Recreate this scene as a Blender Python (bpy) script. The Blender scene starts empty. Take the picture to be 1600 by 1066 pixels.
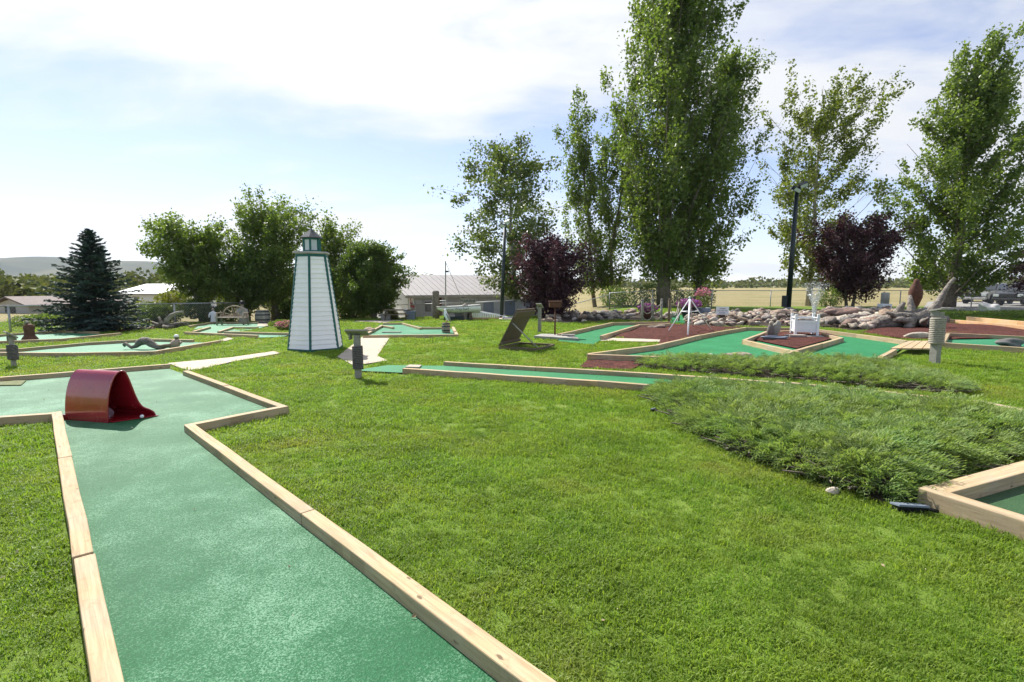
import bpy, bmesh, math, random
import numpy as np
from mathutils import Vector, Matrix
R = math.radians
scene = bpy.context.scene
COL = scene.collection
# ------------------------------------------------------------------ camera
CAMZ, PITCH, F = 1.55, R(6.14), 800.0
cam_d = bpy.data.cameras.new('camera'); cam = bpy.data.objects.new('camera', cam_d); COL.objects.link(cam)
cam.location = (0, 0, CAMZ); cam.rotation_euler = (R(90) - PITCH, 0, 0)
cam_d.sensor_width = 36; cam_d.lens = 18.0; cam_d.clip_start = .05; cam_d.clip_end = 9000
scene.camera = cam
# ------------------------------------------------------------------ light
SUN_AZ, SUN_EL = -39.0, 47.0            # degrees from +Y towards +X, and above the horizon
world = bpy.data.worlds.new('World'); scene.world = world; world.use_nodes = True
def build_world():
    nt = world.node_tree; N = nt.nodes; L = nt.links; N.clear()
    out = N.new('ShaderNodeOutputWorld'); bg = N.new('ShaderNodeBackground'); L.new(bg.outputs[0], out.inputs[0])
    bg.inputs[1].default_value = .095
    sky = N.new('ShaderNodeTexSky'); sky.sky_type = 'NISHITA'; sky.sun_disc = False
    sky.sun_elevation = R(SUN_EL); sky.sun_rotation = R(SUN_AZ); sky.altitude = 500; sky.air_density = .9; sky.dust_density = .15; sky.ozone_density = 2.0
    tc = N.new('ShaderNodeTexCoord'); sp = N.new('ShaderNodeSeparateXYZ'); L.new(tc.outputs['Generated'], sp.inputs[0])
    def m(op, a, b=None, c=None, clamp=False):
        n = N.new('ShaderNodeMath'); n.operation = op; n.use_clamp = clamp
        for i, v in enumerate((a, b, c)):
            if v is None: continue
            if hasattr(v, 'is_linked'): L.new(v, n.inputs[i])
            else: n.inputs[i].default_value = v
        return n.outputs[0]
    z = m('MAXIMUM', sp.outputs[2], 0.0)
    zz = m('ADD', z, .22)
    cx = m('DIVIDE', sp.outputs[0], zz); cy = m('DIVIDE', sp.outputs[1], zz)
    cb = N.new('ShaderNodeCombineXYZ'); L.new(cx, cb.inputs[0]); L.new(cy, cb.inputs[1])
    mp = N.new('ShaderNodeMapping'); L.new(cb.outputs[0], mp.inputs[0])
    mp.inputs['Location'].default_value = CLOUD_OFF; mp.inputs['Rotation'].default_value = (0, 0, R(28)); mp.inputs['Scale'].default_value = (.75, 1.5, 1)
    n1 = N.new('ShaderNodeTexNoise'); L.new(mp.outputs[0], n1.inputs['Vector']); n1.inputs['Scale'].default_value = .62; n1.inputs['Detail'].default_value = 9; n1.inputs['Roughness'].default_value = .52; n1.inputs['Distortion'].default_value = .35
    n2 = N.new('ShaderNodeTexNoise'); L.new(mp.outputs[0], n2.inputs['Vector']); n2.inputs['Scale'].default_value = 2.6; n2.inputs['Detail'].default_value = 8; n2.inputs['Roughness'].default_value = .6; n2.inputs['Distortion'].default_value = .6
    a = m('MULTIPLY_ADD', n2.outputs[0], .30, m('MULTIPLY', n1.outputs[0], 1.0))
    rp = N.new('ShaderNodeMapRange'); rp.interpolation_type = 'SMOOTHSTEP'; L.new(a, rp.inputs[0]); rp.inputs[1].default_value = .54; rp.inputs[2].default_value = .79; rp.inputs[3].default_value = .07; rp.inputs[4].default_value = .95
    # pale haze towards the horizon
    hz = m('POWER', m('SUBTRACT', 1.0, z, clamp=True), 6.0)
    fac = m('MAXIMUM', rp.outputs[0], m('MULTIPLY', hz, .6))
    # thin cloud is brighter towards the sun
    sd = (math.sin(R(SUN_AZ)) * math.cos(R(SUN_EL)), math.cos(R(SUN_AZ)) * math.cos(R(SUN_EL)), math.sin(R(SUN_EL)))
    dp = N.new('ShaderNodeVectorMath'); dp.operation = 'DOT_PRODUCT'; L.new(tc.outputs['Generated'], dp.inputs[0]); dp.inputs[1].default_value = sd
    fw = m('POWER', m('MULTIPLY_ADD', dp.outputs['Value'], .5, .5, clamp=True), 5.0)
    fac = m('MULTIPLY_ADD', fw, .3, fac, clamp=True)
    gain = m('MULTIPLY_ADD', fw, 1.2, 4.3)
    cc = N.new('ShaderNodeVectorMath'); cc.operation = 'SCALE'; cc.inputs[0].default_value = (.96, .985, 1.03); L.new(gain, cc.inputs['Scale'])
    mx = N.new('ShaderNodeMix'); mx.data_type = 'RGBA'; L.new(fac, mx.inputs[0]); tn = N.new('ShaderNodeVectorMath'); tn.operation = 'MULTIPLY'; L.new(sky.outputs[0], tn.inputs[0]); tn.inputs[1].default_value = SKY_TINT; L.new(tn.outputs[0], mx.inputs[6]); L.new(cc.outputs[0], mx.inputs[7])
    L.new(mx.outputs[2], bg.inputs[0])
CLOUD_OFF = (.4, 9.6, 0)
SKY_TINT = (.92, .84, .90)
build_world()
sun_d = bpy.data.lights.new('sun', 'SUN'); sun_d.energy = 3.9; sun_d.angle = R(.6); sun_d.color = (1, .955, .88)
sun = bpy.data.objects.new('sun', sun_d); COL.objects.link(sun)
sun.rotation_euler = (R(90 - SUN_EL), 0, R(180 - SUN_AZ)); sun.location = (-20, 20, 40)
vs = scene.view_settings; vs.view_transform = 'Standard'; vs.look = 'None'; vs.gamma = 1; vs.exposure = 1.14; vs.use_curve_mapping = False
# ------------------------------------------------------------------ terrain
def _sp(t, w=1.2): return w * np.logaddexp(0, np.asarray(t, float) / w)
def _ss(t): t = np.clip(t, 0, 1); return t * t * (3 - 2 * t)
def H(x, y):
    x = np.asarray(x, float); y = np.asarray(y, float)
    z = -.02 * (_sp(y - 13) - _sp(y - 25)) * _ss(-x / 14)
    z = z - .2 * (_sp(y - 27.5, .6) - _sp(y - 34)) * _ss((9 - x) / 8) * _ss((x + 26) / 10)
    z = z - .02 * (_sp(y - 30) - _sp(y - 150)) * _ss((2 - x - .1 * y) / 25)
    return z
def Hf(x, y): return float(H(x, y))
def ray(px, py):
    dx = (px - 800) / F; dy = (533 - py) / F; c, s = math.cos(PITCH), math.sin(PITCH)
    return Vector((dx, c + dy * s, -s + dy * c))
def G(px, py, dz=0.):
    d = ray(px, py); t0, t = .3, .3
    f = lambda t: CAMZ + d.z * t - Hf(d.x * t, d.y * t) - dz
    while f(t) > 0 and t < 900: t0 = t; t *= 1.04
    for _ in range(40):
        m = (t0 + t) / 2
        if f(m) > 0: t0 = m
        else: t = m
    return Vector((d.x * t, d.y * t, CAMZ + d.z * t))
def D(px, py, depth):                      # the point at that depth (metres along +Y)
    d = ray(px, py); t = depth / d.y
    return Vector((d.x * t, depth, CAMZ + d.z * t))
# ------------------------------------------------------------------ helpers
def tag(o, label=None, cat=None, group=None, kind=None):
    if label: o['label'] = label
    if cat: o['category'] = cat
    if group: o['group'] = group
    if kind: o['kind'] = kind
    return o
def thing(name, label, cat, loc, rz=0, group=None):
    o = bpy.data.objects.new(name, None); COL.objects.link(o); o.empty_display_size = .2
    o.location = loc; o.rotation_euler = (0, 0, rz)
    return tag(o, label, cat, group)
class MB:
    def __init__(s): s.v = []; s.f = []; s.smooth = []
    def add(s, vs, fs, smooth=False):
        b = len(s.v); s.v += [tuple(v) for v in vs]; s.f += [tuple(b + i for i in f) for f in fs]; s.smooth += [smooth] * len(fs); return s
    def box(s, c, size, rot=None):
        x, y, z = [k / 2 for k in size]; c = Vector(c)
        vs = [Vector((i * x, j * y, k * z)) for i in (-1, 1) for j in (-1, 1) for k in (-1, 1)]
        if rot is not None: vs = [rot @ v for v in vs]
        return s.add([v + c for v in vs], [(0, 1, 3, 2), (4, 6, 7, 5), (0, 4, 5, 1), (2, 3, 7, 6), (0, 2, 6, 4), (1, 5, 7, 3)])
    def beam(s, a, b, w, h, up=(0, 0, 1)):
        a, b = Vector(a), Vector(b); x = (b - a).normalized(); y = Vector(up).cross(x).normalized(); z = x.cross(y)
        M = Matrix((x, y, z)).transposed()
        return s.box((a + b) / 2, ((b - a).length, w, h), M)
    def tube(s, pts, rad, n=8, cap=True, smooth=True):
        pts = [Vector(p) for p in pts]
        if not hasattr(rad, '__len__'): rad = [rad] * len(pts)
        vs = []; prev = None
        for i, p in enumerate(pts):
            t = (pts[min(i + 1, len(pts) - 1)] - pts[max(i - 1, 0)]).normalized()
            if prev is None:
                u = t.cross(Vector((0, 0, 1)) if abs(t.z) < .9 else Vector((1, 0, 0))).normalized()
            else:
                u = (prev - t * prev.dot(t)).normalized()
            prev = u; w = t.cross(u)
            for k in range(n):
                a = 2 * math.pi * k / n; vs.append(p + (u * math.cos(a) + w * math.sin(a)) * rad[i])
        fs = [(i * n + k, i * n + (k + 1) % n, (i + 1) * n + (k + 1) % n, (i + 1) * n + k) for i in range(len(pts) - 1) for k in range(n)]
        s.add(vs, fs, smooth)
        if cap:
            b = len(s.v) - len(vs); s.f.append(tuple(b + k for k in reversed(range(n)))); s.f.append(tuple(b + (len(pts) - 1) * n + k for k in range(n))); s.smooth += [False, False]
        return s
    def loft(s, rings, smooth=True, cap=True):
        n = len(rings[0]); vs = [p for r in rings for p in r]
        fs = [(i * n + k, i * n + (k + 1) % n, (i + 1) * n + (k + 1) % n, (i + 1) * n + k) for i in range(len(rings) - 1) for k in range(n)]
        b = len(s.v); s.add(vs, fs, smooth)
        if cap: s.f.append(tuple(b + k for k in reversed(range(n)))); s.f.append(tuple(b + (len(rings) - 1) * n + k for k in range(n))); s.smooth += [False, False]
        return s
    def lathe(s, prof, c=(0, 0, 0), n=16, sx=1, sy=1, smooth=True):
        return s.loft([[(c[0] + r * sx * math.cos(2 * math.pi * k / n), c[1] + r * sy * math.sin(2 * math.pi * k / n), c[2] + z) for k in range(n)] for r, z in prof], smooth)
    def prism(s, poly, ext):
        ext = Vector(ext); n = len(poly); p = [Vector(q) for q in poly]
        return s.add(p + [q + ext for q in p], [tuple(reversed(range(n))), tuple(range(n, 2 * n))] + [(k, (k + 1) % n, n + (k + 1) % n, n + k) for k in range(n)])
    def blob(s, c, rad, seed=0, amp=.18, sub=2, freq=1.6, flat=None):
        bm = bmesh.new(); bmesh.ops.create_icosphere(bm, subdivisions=sub, radius=1)
        rnd = random.Random(seed); ks = [(Vector((rnd.uniform(-1, 1), rnd.uniform(-1, 1), rnd.uniform(-1, 1))) * freq * 1.8, rnd.uniform(0, 6.3)) for _ in range(6)]
        vs = []
        for v in bm.verts:
            k = 1 + amp * sum(math.sin(q.dot(v.co) + ph) for q, ph in ks) / 2.2
            w = Vector((v.co.x * rad[0], v.co.y * rad[1], v.co.z * rad[2])) * k
            if flat is not None and w.z < flat: w.z = flat + (w.z - flat) * .1
            vs.append(w + Vector(c))
        fs = [tuple(v.index for v in f.verts) for f in bm.faces]; bm.free()
        return s.add(vs, fs, True)
    def mesh(s, name):
        me = bpy.data.meshes.new(name); me.from_pydata(s.v, [], s.f); me.polygons.foreach_set('use_smooth', s.smooth); me.update(); return me
    def build(s, name, mat, parent=None, world=False, bevel=0, label=None):
        if world and parent is not None:
            M = (Matrix.Translation(parent.location) @ parent.rotation_euler.to_matrix().to_4x4()).inverted()
            s.v = [tuple(M @ Vector(v)) for v in s.v]
        me = s.mesh(name); me.materials.append(mat)
        return link(name, me, parent, bevel, label)
def link(name, me, parent=None, bevel=0, label=None):
    o = bpy.data.objects.new(name, me); COL.objects.link(o); o.parent = parent
    if bevel:
        b = o.modifiers.new('bevel', 'BEVEL'); b.width = bevel; b.segments = 2; b.limit_method = 'ANGLE'; b.angle_limit = R(40)
    if label: o['label'] = label
    return o
def single(name, label, cat, mb, mat, loc, rz=0, group=None, bevel=0):
    o = mb.build(name, mat, bevel=bevel); o.location = loc; o.rotation_euler = (0, 0, rz)
    return tag(o, label, cat, group)
def copy_tree(o, parent=None):
    c = o.copy(); COL.objects.link(c); c.parent = parent
    for ch in list(o.children): copy_tree(ch, c)
    return c
def npmesh(name, V, Fq, mat):                 # arrays: V (n,3), Fq (m,k)
    me = bpy.data.meshes.new(name); k = Fq.shape[1]
    me.vertices.add(len(V)); me.vertices.foreach_set('co', np.ascontiguousarray(V, dtype=np.float32).ravel())
    me.loops.add(Fq.size); me.loops.foreach_set('vertex_index', np.ascontiguousarray(Fq, dtype=np.int32).ravel())
    me.polygons.add(len(Fq)); me.polygons.foreach_set('loop_start', np.arange(0, Fq.size, k, dtype=np.int32)); me.polygons.foreach_set('loop_total', np.full(len(Fq), k, dtype=np.int32))
    me.update(calc_edges=True); me.materials.append(mat); return me
def frames(n, rng, nrm=None):                 # random orthonormal frames (n,3,3): rows u, v, w
    a = rng.normal(size=(n, 3)); a /= np.linalg.norm(a, axis=1)[:, None]
    b = rng.normal(size=(n, 3)) if nrm is None else nrm
    v = np.cross(a, b); v /= np.linalg.norm(v, axis=1)[:, None] + 1e-9
    return a, v, np.cross(a, v)
def leaf_mesh(name, C, size, mat, rng, aspect=.62, fold=.14, axis=None):
    n = len(C); u, v, w = frames(n, rng)
    if axis is not None:
        u = u * .75 + axis; u /= np.linalg.norm(u, axis=1)[:, None]; v = np.cross(u, w); v /= np.linalg.norm(v, axis=1)[:, None]; w = np.cross(u, v)
    s = (size * rng.uniform(.5, 1.35, n))[:, None]
    V = np.empty((n, 4, 3)); V[:, 0] = C - u * s * .5; V[:, 1] = C + v * s * aspect * .5 + w * s * fold; V[:, 2] = C + u * s * .5; V[:, 3] = C - v * s * aspect * .5 + w * s * fold
    q = np.arange(n)[:, None] * 4
    Fq = np.concatenate([q + np.array([[0, 1, 2]]), q + np.array([[0, 2, 3]])])
    return npmesh(name, V.reshape(-1, 3), Fq, mat)
def replicate(name, PV, PF, P, Rm, S, mat):   # copies of a little mesh: P (n,3), Rm (n,3,3), S (n)
    n = len(P); V = np.einsum('nij,kj->nki', Rm, PV) * S[:, None, None] + P[:, None, :]
    Fq = PF[None] + (np.arange(n) * len(PV))[:, None, None]
    return npmesh(name, V.reshape(-1, 3), Fq.reshape(-1, PF.shape[1]), mat)
# ------------------------------------------------------------------ materials
class NT:
    def __init__(s, name):
        s.m = bpy.data.materials.new(name); s.m.use_nodes = True; s.t = s.m.node_tree; s.N = s.t.nodes; s.L = s.t.links
        s.p = s.N['Principled BSDF']; s.out = s.N['Material Output']
    def new(s, typ, **kw):
        n = s.N.new('ShaderNode' + typ)
        for k, v in kw.items(): setattr(n, k, v)
        return n
    def put(s, v, sock):
        if hasattr(v, 'is_linked'): s.L.new(v, sock)
        else: sock.default_value = v
    def coord(s, kind='Object', scale=None):
        o = s.new('NewGeometry').outputs['Position'] if kind == 'Position' else s.new('TexCoord').outputs[kind]
        if scale is not None:
            mp = s.new('Mapping'); s.L.new(o, mp.inputs[0]); mp.inputs['Scale'].default_value = scale if hasattr(scale, '__len__') else (scale,) * 3; o = mp.outputs[0]
        return o
    def noise(s, vec, scale, detail=4, rough=.55, dist=0):
        n = s.new('TexNoise'); s.L.new(vec, n.inputs['Vector']); n.inputs['Scale'].default_value = scale; n.inputs['Detail'].default_value = detail; n.inputs['Roughness'].default_value = rough; n.inputs['Distortion'].default_value = dist
        return n.outputs[0]
    def ramp(s, fac, stops):
        r = s.new('ValToRGB'); s.put(fac, r.inputs[0]); e = r.color_ramp.elements
        while len(e) < len(stops): e.new(.5)
        for k, (p, c) in enumerate(stops): e[k].position = p; e[k].color = (*c, 1) if len(c) == 3 else c
        return r.outputs[0]
    def mix(s, f, a, b, mode='MIX'):
        n = s.new('Mix', data_type='RGBA', blend_type=mode); s.put(f, n.inputs[0])
        for v, i in ((a, 6), (b, 7)): s.put((*v, 1) if isinstance(v, tuple) and len(v) == 3 else v, n.inputs[i])
        return n.outputs[2]
    def math(s, op, a, b=0., c=0., clamp=False):
        n = s.new('Math', operation=op, use_clamp=clamp)
        for v, i in ((a, 0), (b, 1), (c, 2)): s.put(v, n.inputs[i])
        return n.outputs[0]
    def rng(s, f, a, b, c=0., d=1.):
        n = s.new('MapRange'); s.put(f, n.inputs[0])
        for v, i in ((a, 1), (b, 2), (c, 3), (d, 4)): n.inputs[i].default_value = v
        return n.outputs[0]
    def hsv(s, col, h=.5, sat=1., v=1.):
        n = s.new('HueSaturation'); s.put(h, n.inputs[0]); s.put(sat, n.inputs[1]); s.put(v, n.inputs[2]); s.put(col, n.inputs[4]); return n.outputs[0]
    def bump(s, h, strength=.3, dist=.01):
        b = s.new('Bump'); s.put(h, b.inputs['Height']); b.inputs['Strength'].default_value = strength; b.inputs['Distance'].default_value = dist
        s.L.new(b.outputs[0], s.p.inputs['Normal']); return b.outputs[0]
    def set(s, col=None, rough=None, spec=None, metal=None):
        if col is not None: s.put((*col, 1) if isinstance(col, tuple) and len(col) == 3 else col, s.p.inputs['Base Color'])
        if rough is not None: s.put(rough, s.p.inputs['Roughness'])
        if spec is not None: s.put(spec, s.p.inputs['Specular IOR Level'])
        if metal is not None: s.put(metal, s.p.inputs['Metallic'])
        return s.m
def sc(c, k): return tuple(min(1, x * k) for x in c)
def plain(name, col, rough=.7, var=.2, scale=6, bump=.25, bscale=60, bdist=.004, spec=.3, metal=0, rand=.08, kind='Object'):
    t = NT(name); co = t.coord(kind)
    c = t.ramp(t.noise(co, scale, 6, .6), [(.28, sc(col, 1 - var)), (.72, sc(col, 1 + var))])
    oi = t.new('ObjectInfo').outputs['Random']; ri = t.new('NewGeometry').outputs['Random Per Island']
    c = t.hsv(c, .5, 1., t.rng(t.math('ADD', oi, ri), 0, 2, 1 - 1.5 * rand, 1 + 1.5 * rand))
    t.bump(t.noise(co, bscale, 4, .6), bump, bdist)
    t.set(c, t.rng(t.noise(co, scale * 3, 3), .3, .7, max(.03, rough - .1), min(1, rough + .1)), spec, metal)
    return t.m
def leafmat(name, a, b, trans=.4, tcol=None, rough=.5, spec=.35, pos_scale=None, dry=None):
    t = NT(name); g = t.new('NewGeometry'); c = t.ramp(g.outputs['Random Per Island'], [(0, a), (1, b)])
    if pos_scale: c = t.hsv(c, t.rng(t.noise(t.coord('Position'), pos_scale, 3), .3, .7, .485, .515), 1., t.rng(t.noise(t.coord('Position'), pos_scale * 1.7, 2), .3, .7, .84, 1.18))
    if dry: c = t.mix(t.math('MULTIPLY', t.rng(t.noise(t.coord('Position'), .75, 5, .62), .50, .68), .55), c, dry)
    t.set(c, rough, spec)
    tr = t.new('BsdfTranslucent'); t.put(t.mix(1., c, tcol or (1.0, 1.15, .55), 'MULTIPLY'), tr.inputs[0])
    ms = t.new('MixShader'); ms.inputs[0].default_value = trans; t.L.new(t.p.outputs[0], ms.inputs[1]); t.L.new(tr.outputs[0], ms.inputs[2]); t.L.new(ms.outputs[0], t.out.inputs[0])
    return t.m
def woodmat(name, light, dark, knots=True, rough=.75, incise=False):
    t = NT(name); co = t.coord('Object'); oi = t.new('ObjectInfo').outputs['Random']
    va = t.new('VectorMath', operation='ADD'); t.L.new(co, va.inputs[0]); cmb = t.new('CombineXYZ'); t.L.new(t.math('MULTIPLY', oi, 37.), cmb.inputs[0]); t.L.new(t.math('MULTIPLY', oi, 11.), cmb.inputs[1]); t.L.new(cmb.outputs[0], va.inputs[1])
    mp = t.new('Mapping'); t.L.new(va.outputs[0], mp.inputs[0]); mp.inputs['Scale'].default_value = (1.2, 22, 22)
    gr = t.noise(mp.outputs[0], 2.2, 7, .6, .7)
    c = t.ramp(gr, [(.25, dark), (.5, tuple((x + y) / 2 for x, y in zip(dark, light))), (.75, light)])
    blot = t.noise(va.outputs[0], 2.3, 3); dirt = t.rng(t.noise(va.outputs[0], 9, 6, .7), .56, .72); c = t.mix(t.math('MULTIPLY', dirt, .45), c, sc(dark, .55))
    c = t.hsv(c, .5, t.rng(blot, .3, .7, .8, 1.1), t.rng(t.math('ADD', oi, blot), .4, 1.6, .82, 1.12))
    h = gr
    if knots:
        vo = t.new('TexVoronoi'); mp2 = t.new('Mapping'); t.L.new(va.outputs[0], mp2.inputs[0]); mp2.inputs['Scale'].default_value = (4.2, 10, 10); t.L.new(mp2.outputs[0], vo.inputs['Vector']); vo.inputs['Scale'].default_value = 1.
        k = t.rng(t.math('ADD', vo.outputs['Distance'], t.math('MULTIPLY', t.noise(co, 60, 2), .10)), .11, .155, 1, 0)
        c = t.mix(t.math('MULTIPLY', k, .85), c, sc(dark, .33)); mp4 = t.new('Mapping'); t.L.new(va.outputs[0], mp4.inputs[0]); mp4.inputs['Scale'].default_value = (2.2, 60, 60); c = t.mix(t.math('MULTIPLY', t.rng(t.noise(mp4.outputs[0], 2.0, 3, .6), .66, .72), .5), c, sc(dark, .45))
    if incise:
        br = t.new('TexBrick'); mp3 = t.new('Mapping'); t.L.new(co, mp3.inputs[0]); mp3.inputs['Scale'].default_value = (1, 1, 1); t.L.new(mp3.outputs[0], br.inputs['Vector'])
        br.inputs['Scale'].default_value = 26; br.inputs['Mortar Size'].default_value = .012; br.inputs['Brick Width'].default_value = .6; br.inputs['Row Height'].default_value = .22
        c = t.mix(t.math('MULTIPLY', br.outputs['Fac'], .28), c, sc(dark, .6))
    t.bump(h, .35, .004); t.set(c, rough, .25); return t.m
M = {}
M['timber'] = woodmat('timber', (.54, .42, .255), (.30, .21, .115), incise=True)
M['orange_timber'] = woodmat('orange_timber', (.66, .42, .22), (.48, .27, .13))
M['old_timber'] = woodmat('old_timber', (.44, .36, .27), (.26, .20, .14))
M['grey_wood'] = woodmat('grey_wood', (.36, .35, .30), (.20, .19, .165), knots=False)
M['brown_wood'] = woodmat('brown_wood', (.20, .155, .10), (.10, .075, .05), knots=False)
M['driftwood'] = plain('driftwood', (.23, .205, .175), .85, .6, 7, 1., 14, .08)
M['bark'] = plain('bark', (.17, .145, .115), .9, .4, 8, 1, 18, .03)
M['pale_bark'] = plain('pale_bark', (.30, .28, .24), .9, .35, 6, .8, 14, .02)
M['white_paint'] = plain('white_paint', (.78, .79, .80), .45, .05, 3, .1, 40, .002, rand=.02)
M['vinyl'] = plain('vinyl', (.88, .875, .875), .38, .04, 5, .08, 30, .001, .4, rand=.025)
M['green_trim'] = plain('green_trim', (.02, .115, .105), .45, .2, 6, .1)
M['shingle'] = plain('shingle', (.07, .075, .085), .85, .3, 30, .6, 120, .004)
M['grey_plank'] = plain('grey_plank', (.33, .32, .29), .8, .25, 5, .4)
M['glass_pane'] = plain('glass_pane', (.50, .56, .56), .12, .1, 4, .02, spec=.6)
M['rope'] = plain('rope', (.34, .31, .26), .9, .3, 30, .8, 160, .006)
M['dark_rope'] = plain('dark_rope', (.13, .12, .115), .9, .3, 30, .8, 160, .006)
M['concrete'] = plain('concrete', (.41, .355, .28), .85, .1, 3, .3, 90, .003, kind='Position')
M['flagstone'] = plain('flagstone', (.52, .47, .39), .85, .15, 5, .4, 50, .004)
M['metal_dark'] = plain('metal_dark', (.012, .022, .024), .4, .2, 6, .05, spec=.45)
M['galv'] = plain('galv', (.42, .43, .43), .5, .15, 10, .05, metal=.4)
M['black'] = plain('black', (.012, .012, .014), .5, .3, 8, .1)
M['tyre'] = plain('tyre', (.018, .018, .019), .8, .2, 8, .2)
M['steel'] = plain('steel', (.5, .5, .52), .3, .1, 8, .02, metal=.8)
M['blue_grey'] = plain('blue_grey', (.16, .19, .24), .5, .1, 4, .1)
M['rust'] = plain('rust', (.10, .045, .028), .8, .4, 10, .5)
M['rock'] = plain('rock', (.25, .205, .175), .85, .45, 3, .9, 9, .06, rand=.3)
M['pale_rock'] = plain('pale_rock', (.37, .33, .29), .85, .3, 3, .9, 9, .06, rand=.28)
def rockmat(name, stops):
    t = NT(name); co = t.coord('Object'); oi = t.new('ObjectInfo').outputs['Random']; ri = t.new('NewGeometry').outputs['Random Per Island']
    c = t.ramp(t.math('FRACT', t.math('ADD', oi, ri)), stops); t.N[-1].color_ramp.interpolation = 'LINEAR'
    n = t.noise(co, 2.2, 6, .65); c = t.hsv(c, .5, t.rng(n, .3, .7, .8, 1.1), t.rng(n, .28, .72, .62, 1.25)); t.bump(t.noise(co, 3.2, 7, .65), 1., .12); t.set(c, .85, .2); return t.m
M['rock'] = rockmat('rock', [(0, (.14, .12, .11)), (.25, (.36, .26, .18)), (.45, (.24, .225, .21)), (.65, (.50, .42, .31)), (.85, (.29, .17, .125)), (1, (.20, .18, .165))])
M['pale_rock'] = rockmat('pale_rock', [(0, (.58, .52, .42)), (.3, (.40, .32, .24)), (.5, (.64, .59, .50)), (.75, (.50, .36, .28)), (1, (.30, .285, .27))])
M['white_rock'] = plain('white_rock', (.46, .45, .43), .9, .25, 5, .6, 14, .03)
M['dark_rock'] = plain('dark_rock', (.14, .135, .13), .8, .35, 6, .7, 22, .02)
M['soil'] = plain('soil', (.045, .033, .024), .95, .4, 12, .8, 60, .02)
M['gravel'] = plain('gravel', (.30, .29, .27), .9, .2, 2, .6, 40, .01, kind='Position')
def redmat():
    t = NT('red_paint'); co = t.coord('Object'); n = t.noise(co, 4, 5)
    t.set(t.ramp(n, [(.3, (.27, .009, .018)), (.7, (.36, .015, .026))]), t.rng(t.noise(co, 9, 4), .3, .7, .16, .3), .55)
    t.p.inputs['Coat Weight'].default_value = 1.; t.p.inputs['Coat Roughness'].default_value = .08; t.bump(t.noise(co, 3, 2), .12, .01); return t.m
M['red_paint'] = redmat()
def feltmat(name, base, lite, amt):
    t = NT(name); co = t.coord('Position'); f1 = t.noise(co, 150, 2, .8); f2 = t.noise(co, 1.1, 5, .65); f3 = t.noise(co, 90, 3, .75)
    k = t.math('MULTIPLY', t.rng(t.math('ADD', f1, t.math('MULTIPLY', t.math('ADD', f3, f2), .5)), 1.0, 1.12), t.rng(f2, .32, .62, amt * .3, amt), clamp=True)
    c = t.mix(k, t.ramp(f3, [(.3, sc(base, .75)), (.7, sc(base, 1.25))]), lite)
    t.bump(t.math('ADD', f1, f3), .9, .006); t.set(t.hsv(c, .5, 1., t.rng(t.noise(co, .55, 5, .7), .3, .7, .85, 1.12)), .6, .3)
    return t.m
M['felt_worn_glints'] = feltmat('felt_worn_glints', (.008, .118, .037), (.30, .50, .35), .52)  # pale flecks paint in the sparkle of backlit fibres, denser in worn patches
M['felt'] = feltmat('felt', (.011, .175, .058), (.06, .30, .14), .35)
M['felt_mint'] = feltmat('felt_mint', (.018, .18, .080), (.10, .33, .19), .4)
M['felt_dark'] = feltmat('felt_dark', (.030, .085, .028), (.08, .17, .06), .35)
M['olive_mat'] = plain('olive_mat', (.10, .115, .035), .8, .15, 8, .4)
def mulchmat():
    t = NT('mulch'); co = t.coord('Position'); v = t.new('TexVoronoi'); t.L.new(co, v.inputs['Vector']); v.inputs['Scale'].default_value = 34
    c = t.ramp(t.noise(co, 5, 4), [(.3, (.065, .020, .015)), (.7, (.125, .04, .03))])
    sepc = t.new('SeparateColor'); t.L.new(v.outputs['Color'], sepc.inputs[0]); c = t.hsv(c, .5, 1., t.rng(sepc.outputs[0], 0, 1, .45, 1.5))
    t.bump(v.outputs['Distance'], 1., .03); t.set(c, .9, .2); return t.m
M['mulch'] = mulchmat()
M['grass'] = leafmat('grass', (.130, .235, .028), (.255, .355, .062), .55, (1.1, 1.15, .5), .5, .25, .9, (.34, .31, .10))
M['lawn_green'] = M['grass']
M['juniper'] = leafmat('juniper', (.115, .20, .06), (.31, .385, .15), .4, (1.15, 1.2, .5), .7, .1, 1.6)
M['poplar'] = leafmat('poplar', (.092, .155, .03), (.20, .26, .075), .5, (1.15, 1.2, .45), .38, .5)
M['poplar_light'] = leafmat('poplar_light', (.105, .155, .03), (.21, .245, .065), .45, (1.15, 1.15, .4), .38, .5)
M['birch'] = leafmat('birch', (.085, .13, .036), (.185, .225, .08), .46, (1.1, 1.15, .5), .38, .5)
M['maple'] = leafmat('maple', (.088, .145, .032), (.21, .265, .07), .5, (1.1, 1.2, .45), .45, .4)
M['dark_leaf'] = leafmat('dark_leaf', (.060, .102, .024), (.135, .185, .048), .45, (1.1, 1.2, .4), .45, .35)
M['purple'] = leafmat('purple', (.042, .019, .027), (.125, .058, .075), .38, (1.1, .8, .85), .42, .4)
M['spruce'] = leafmat('spruce', (.030, .052, .044), (.075, .112, .098), .12, (1, 1, .8), .6, .25)
M['bush_yellow'] = leafmat('bush_yellow', (.14, .17, .03), (.26, .27, .06), .42, (1.1, 1.1, .4))
M['far_leaf'] = leafmat('far_leaf', (.075, .105, .035), (.16, .17, .065), .25, (1.1, 1.1, .5), .7, .15, .05)
M['pink'] = leafmat('pink', (.42, .13, .20), (.65, .32, .38), .3, (1.1, .8, .9))
M['violet'] = leafmat('violet', (.20, .05, .22), (.42, .12, .34), .3, (1.1, .7, 1.1))
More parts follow.
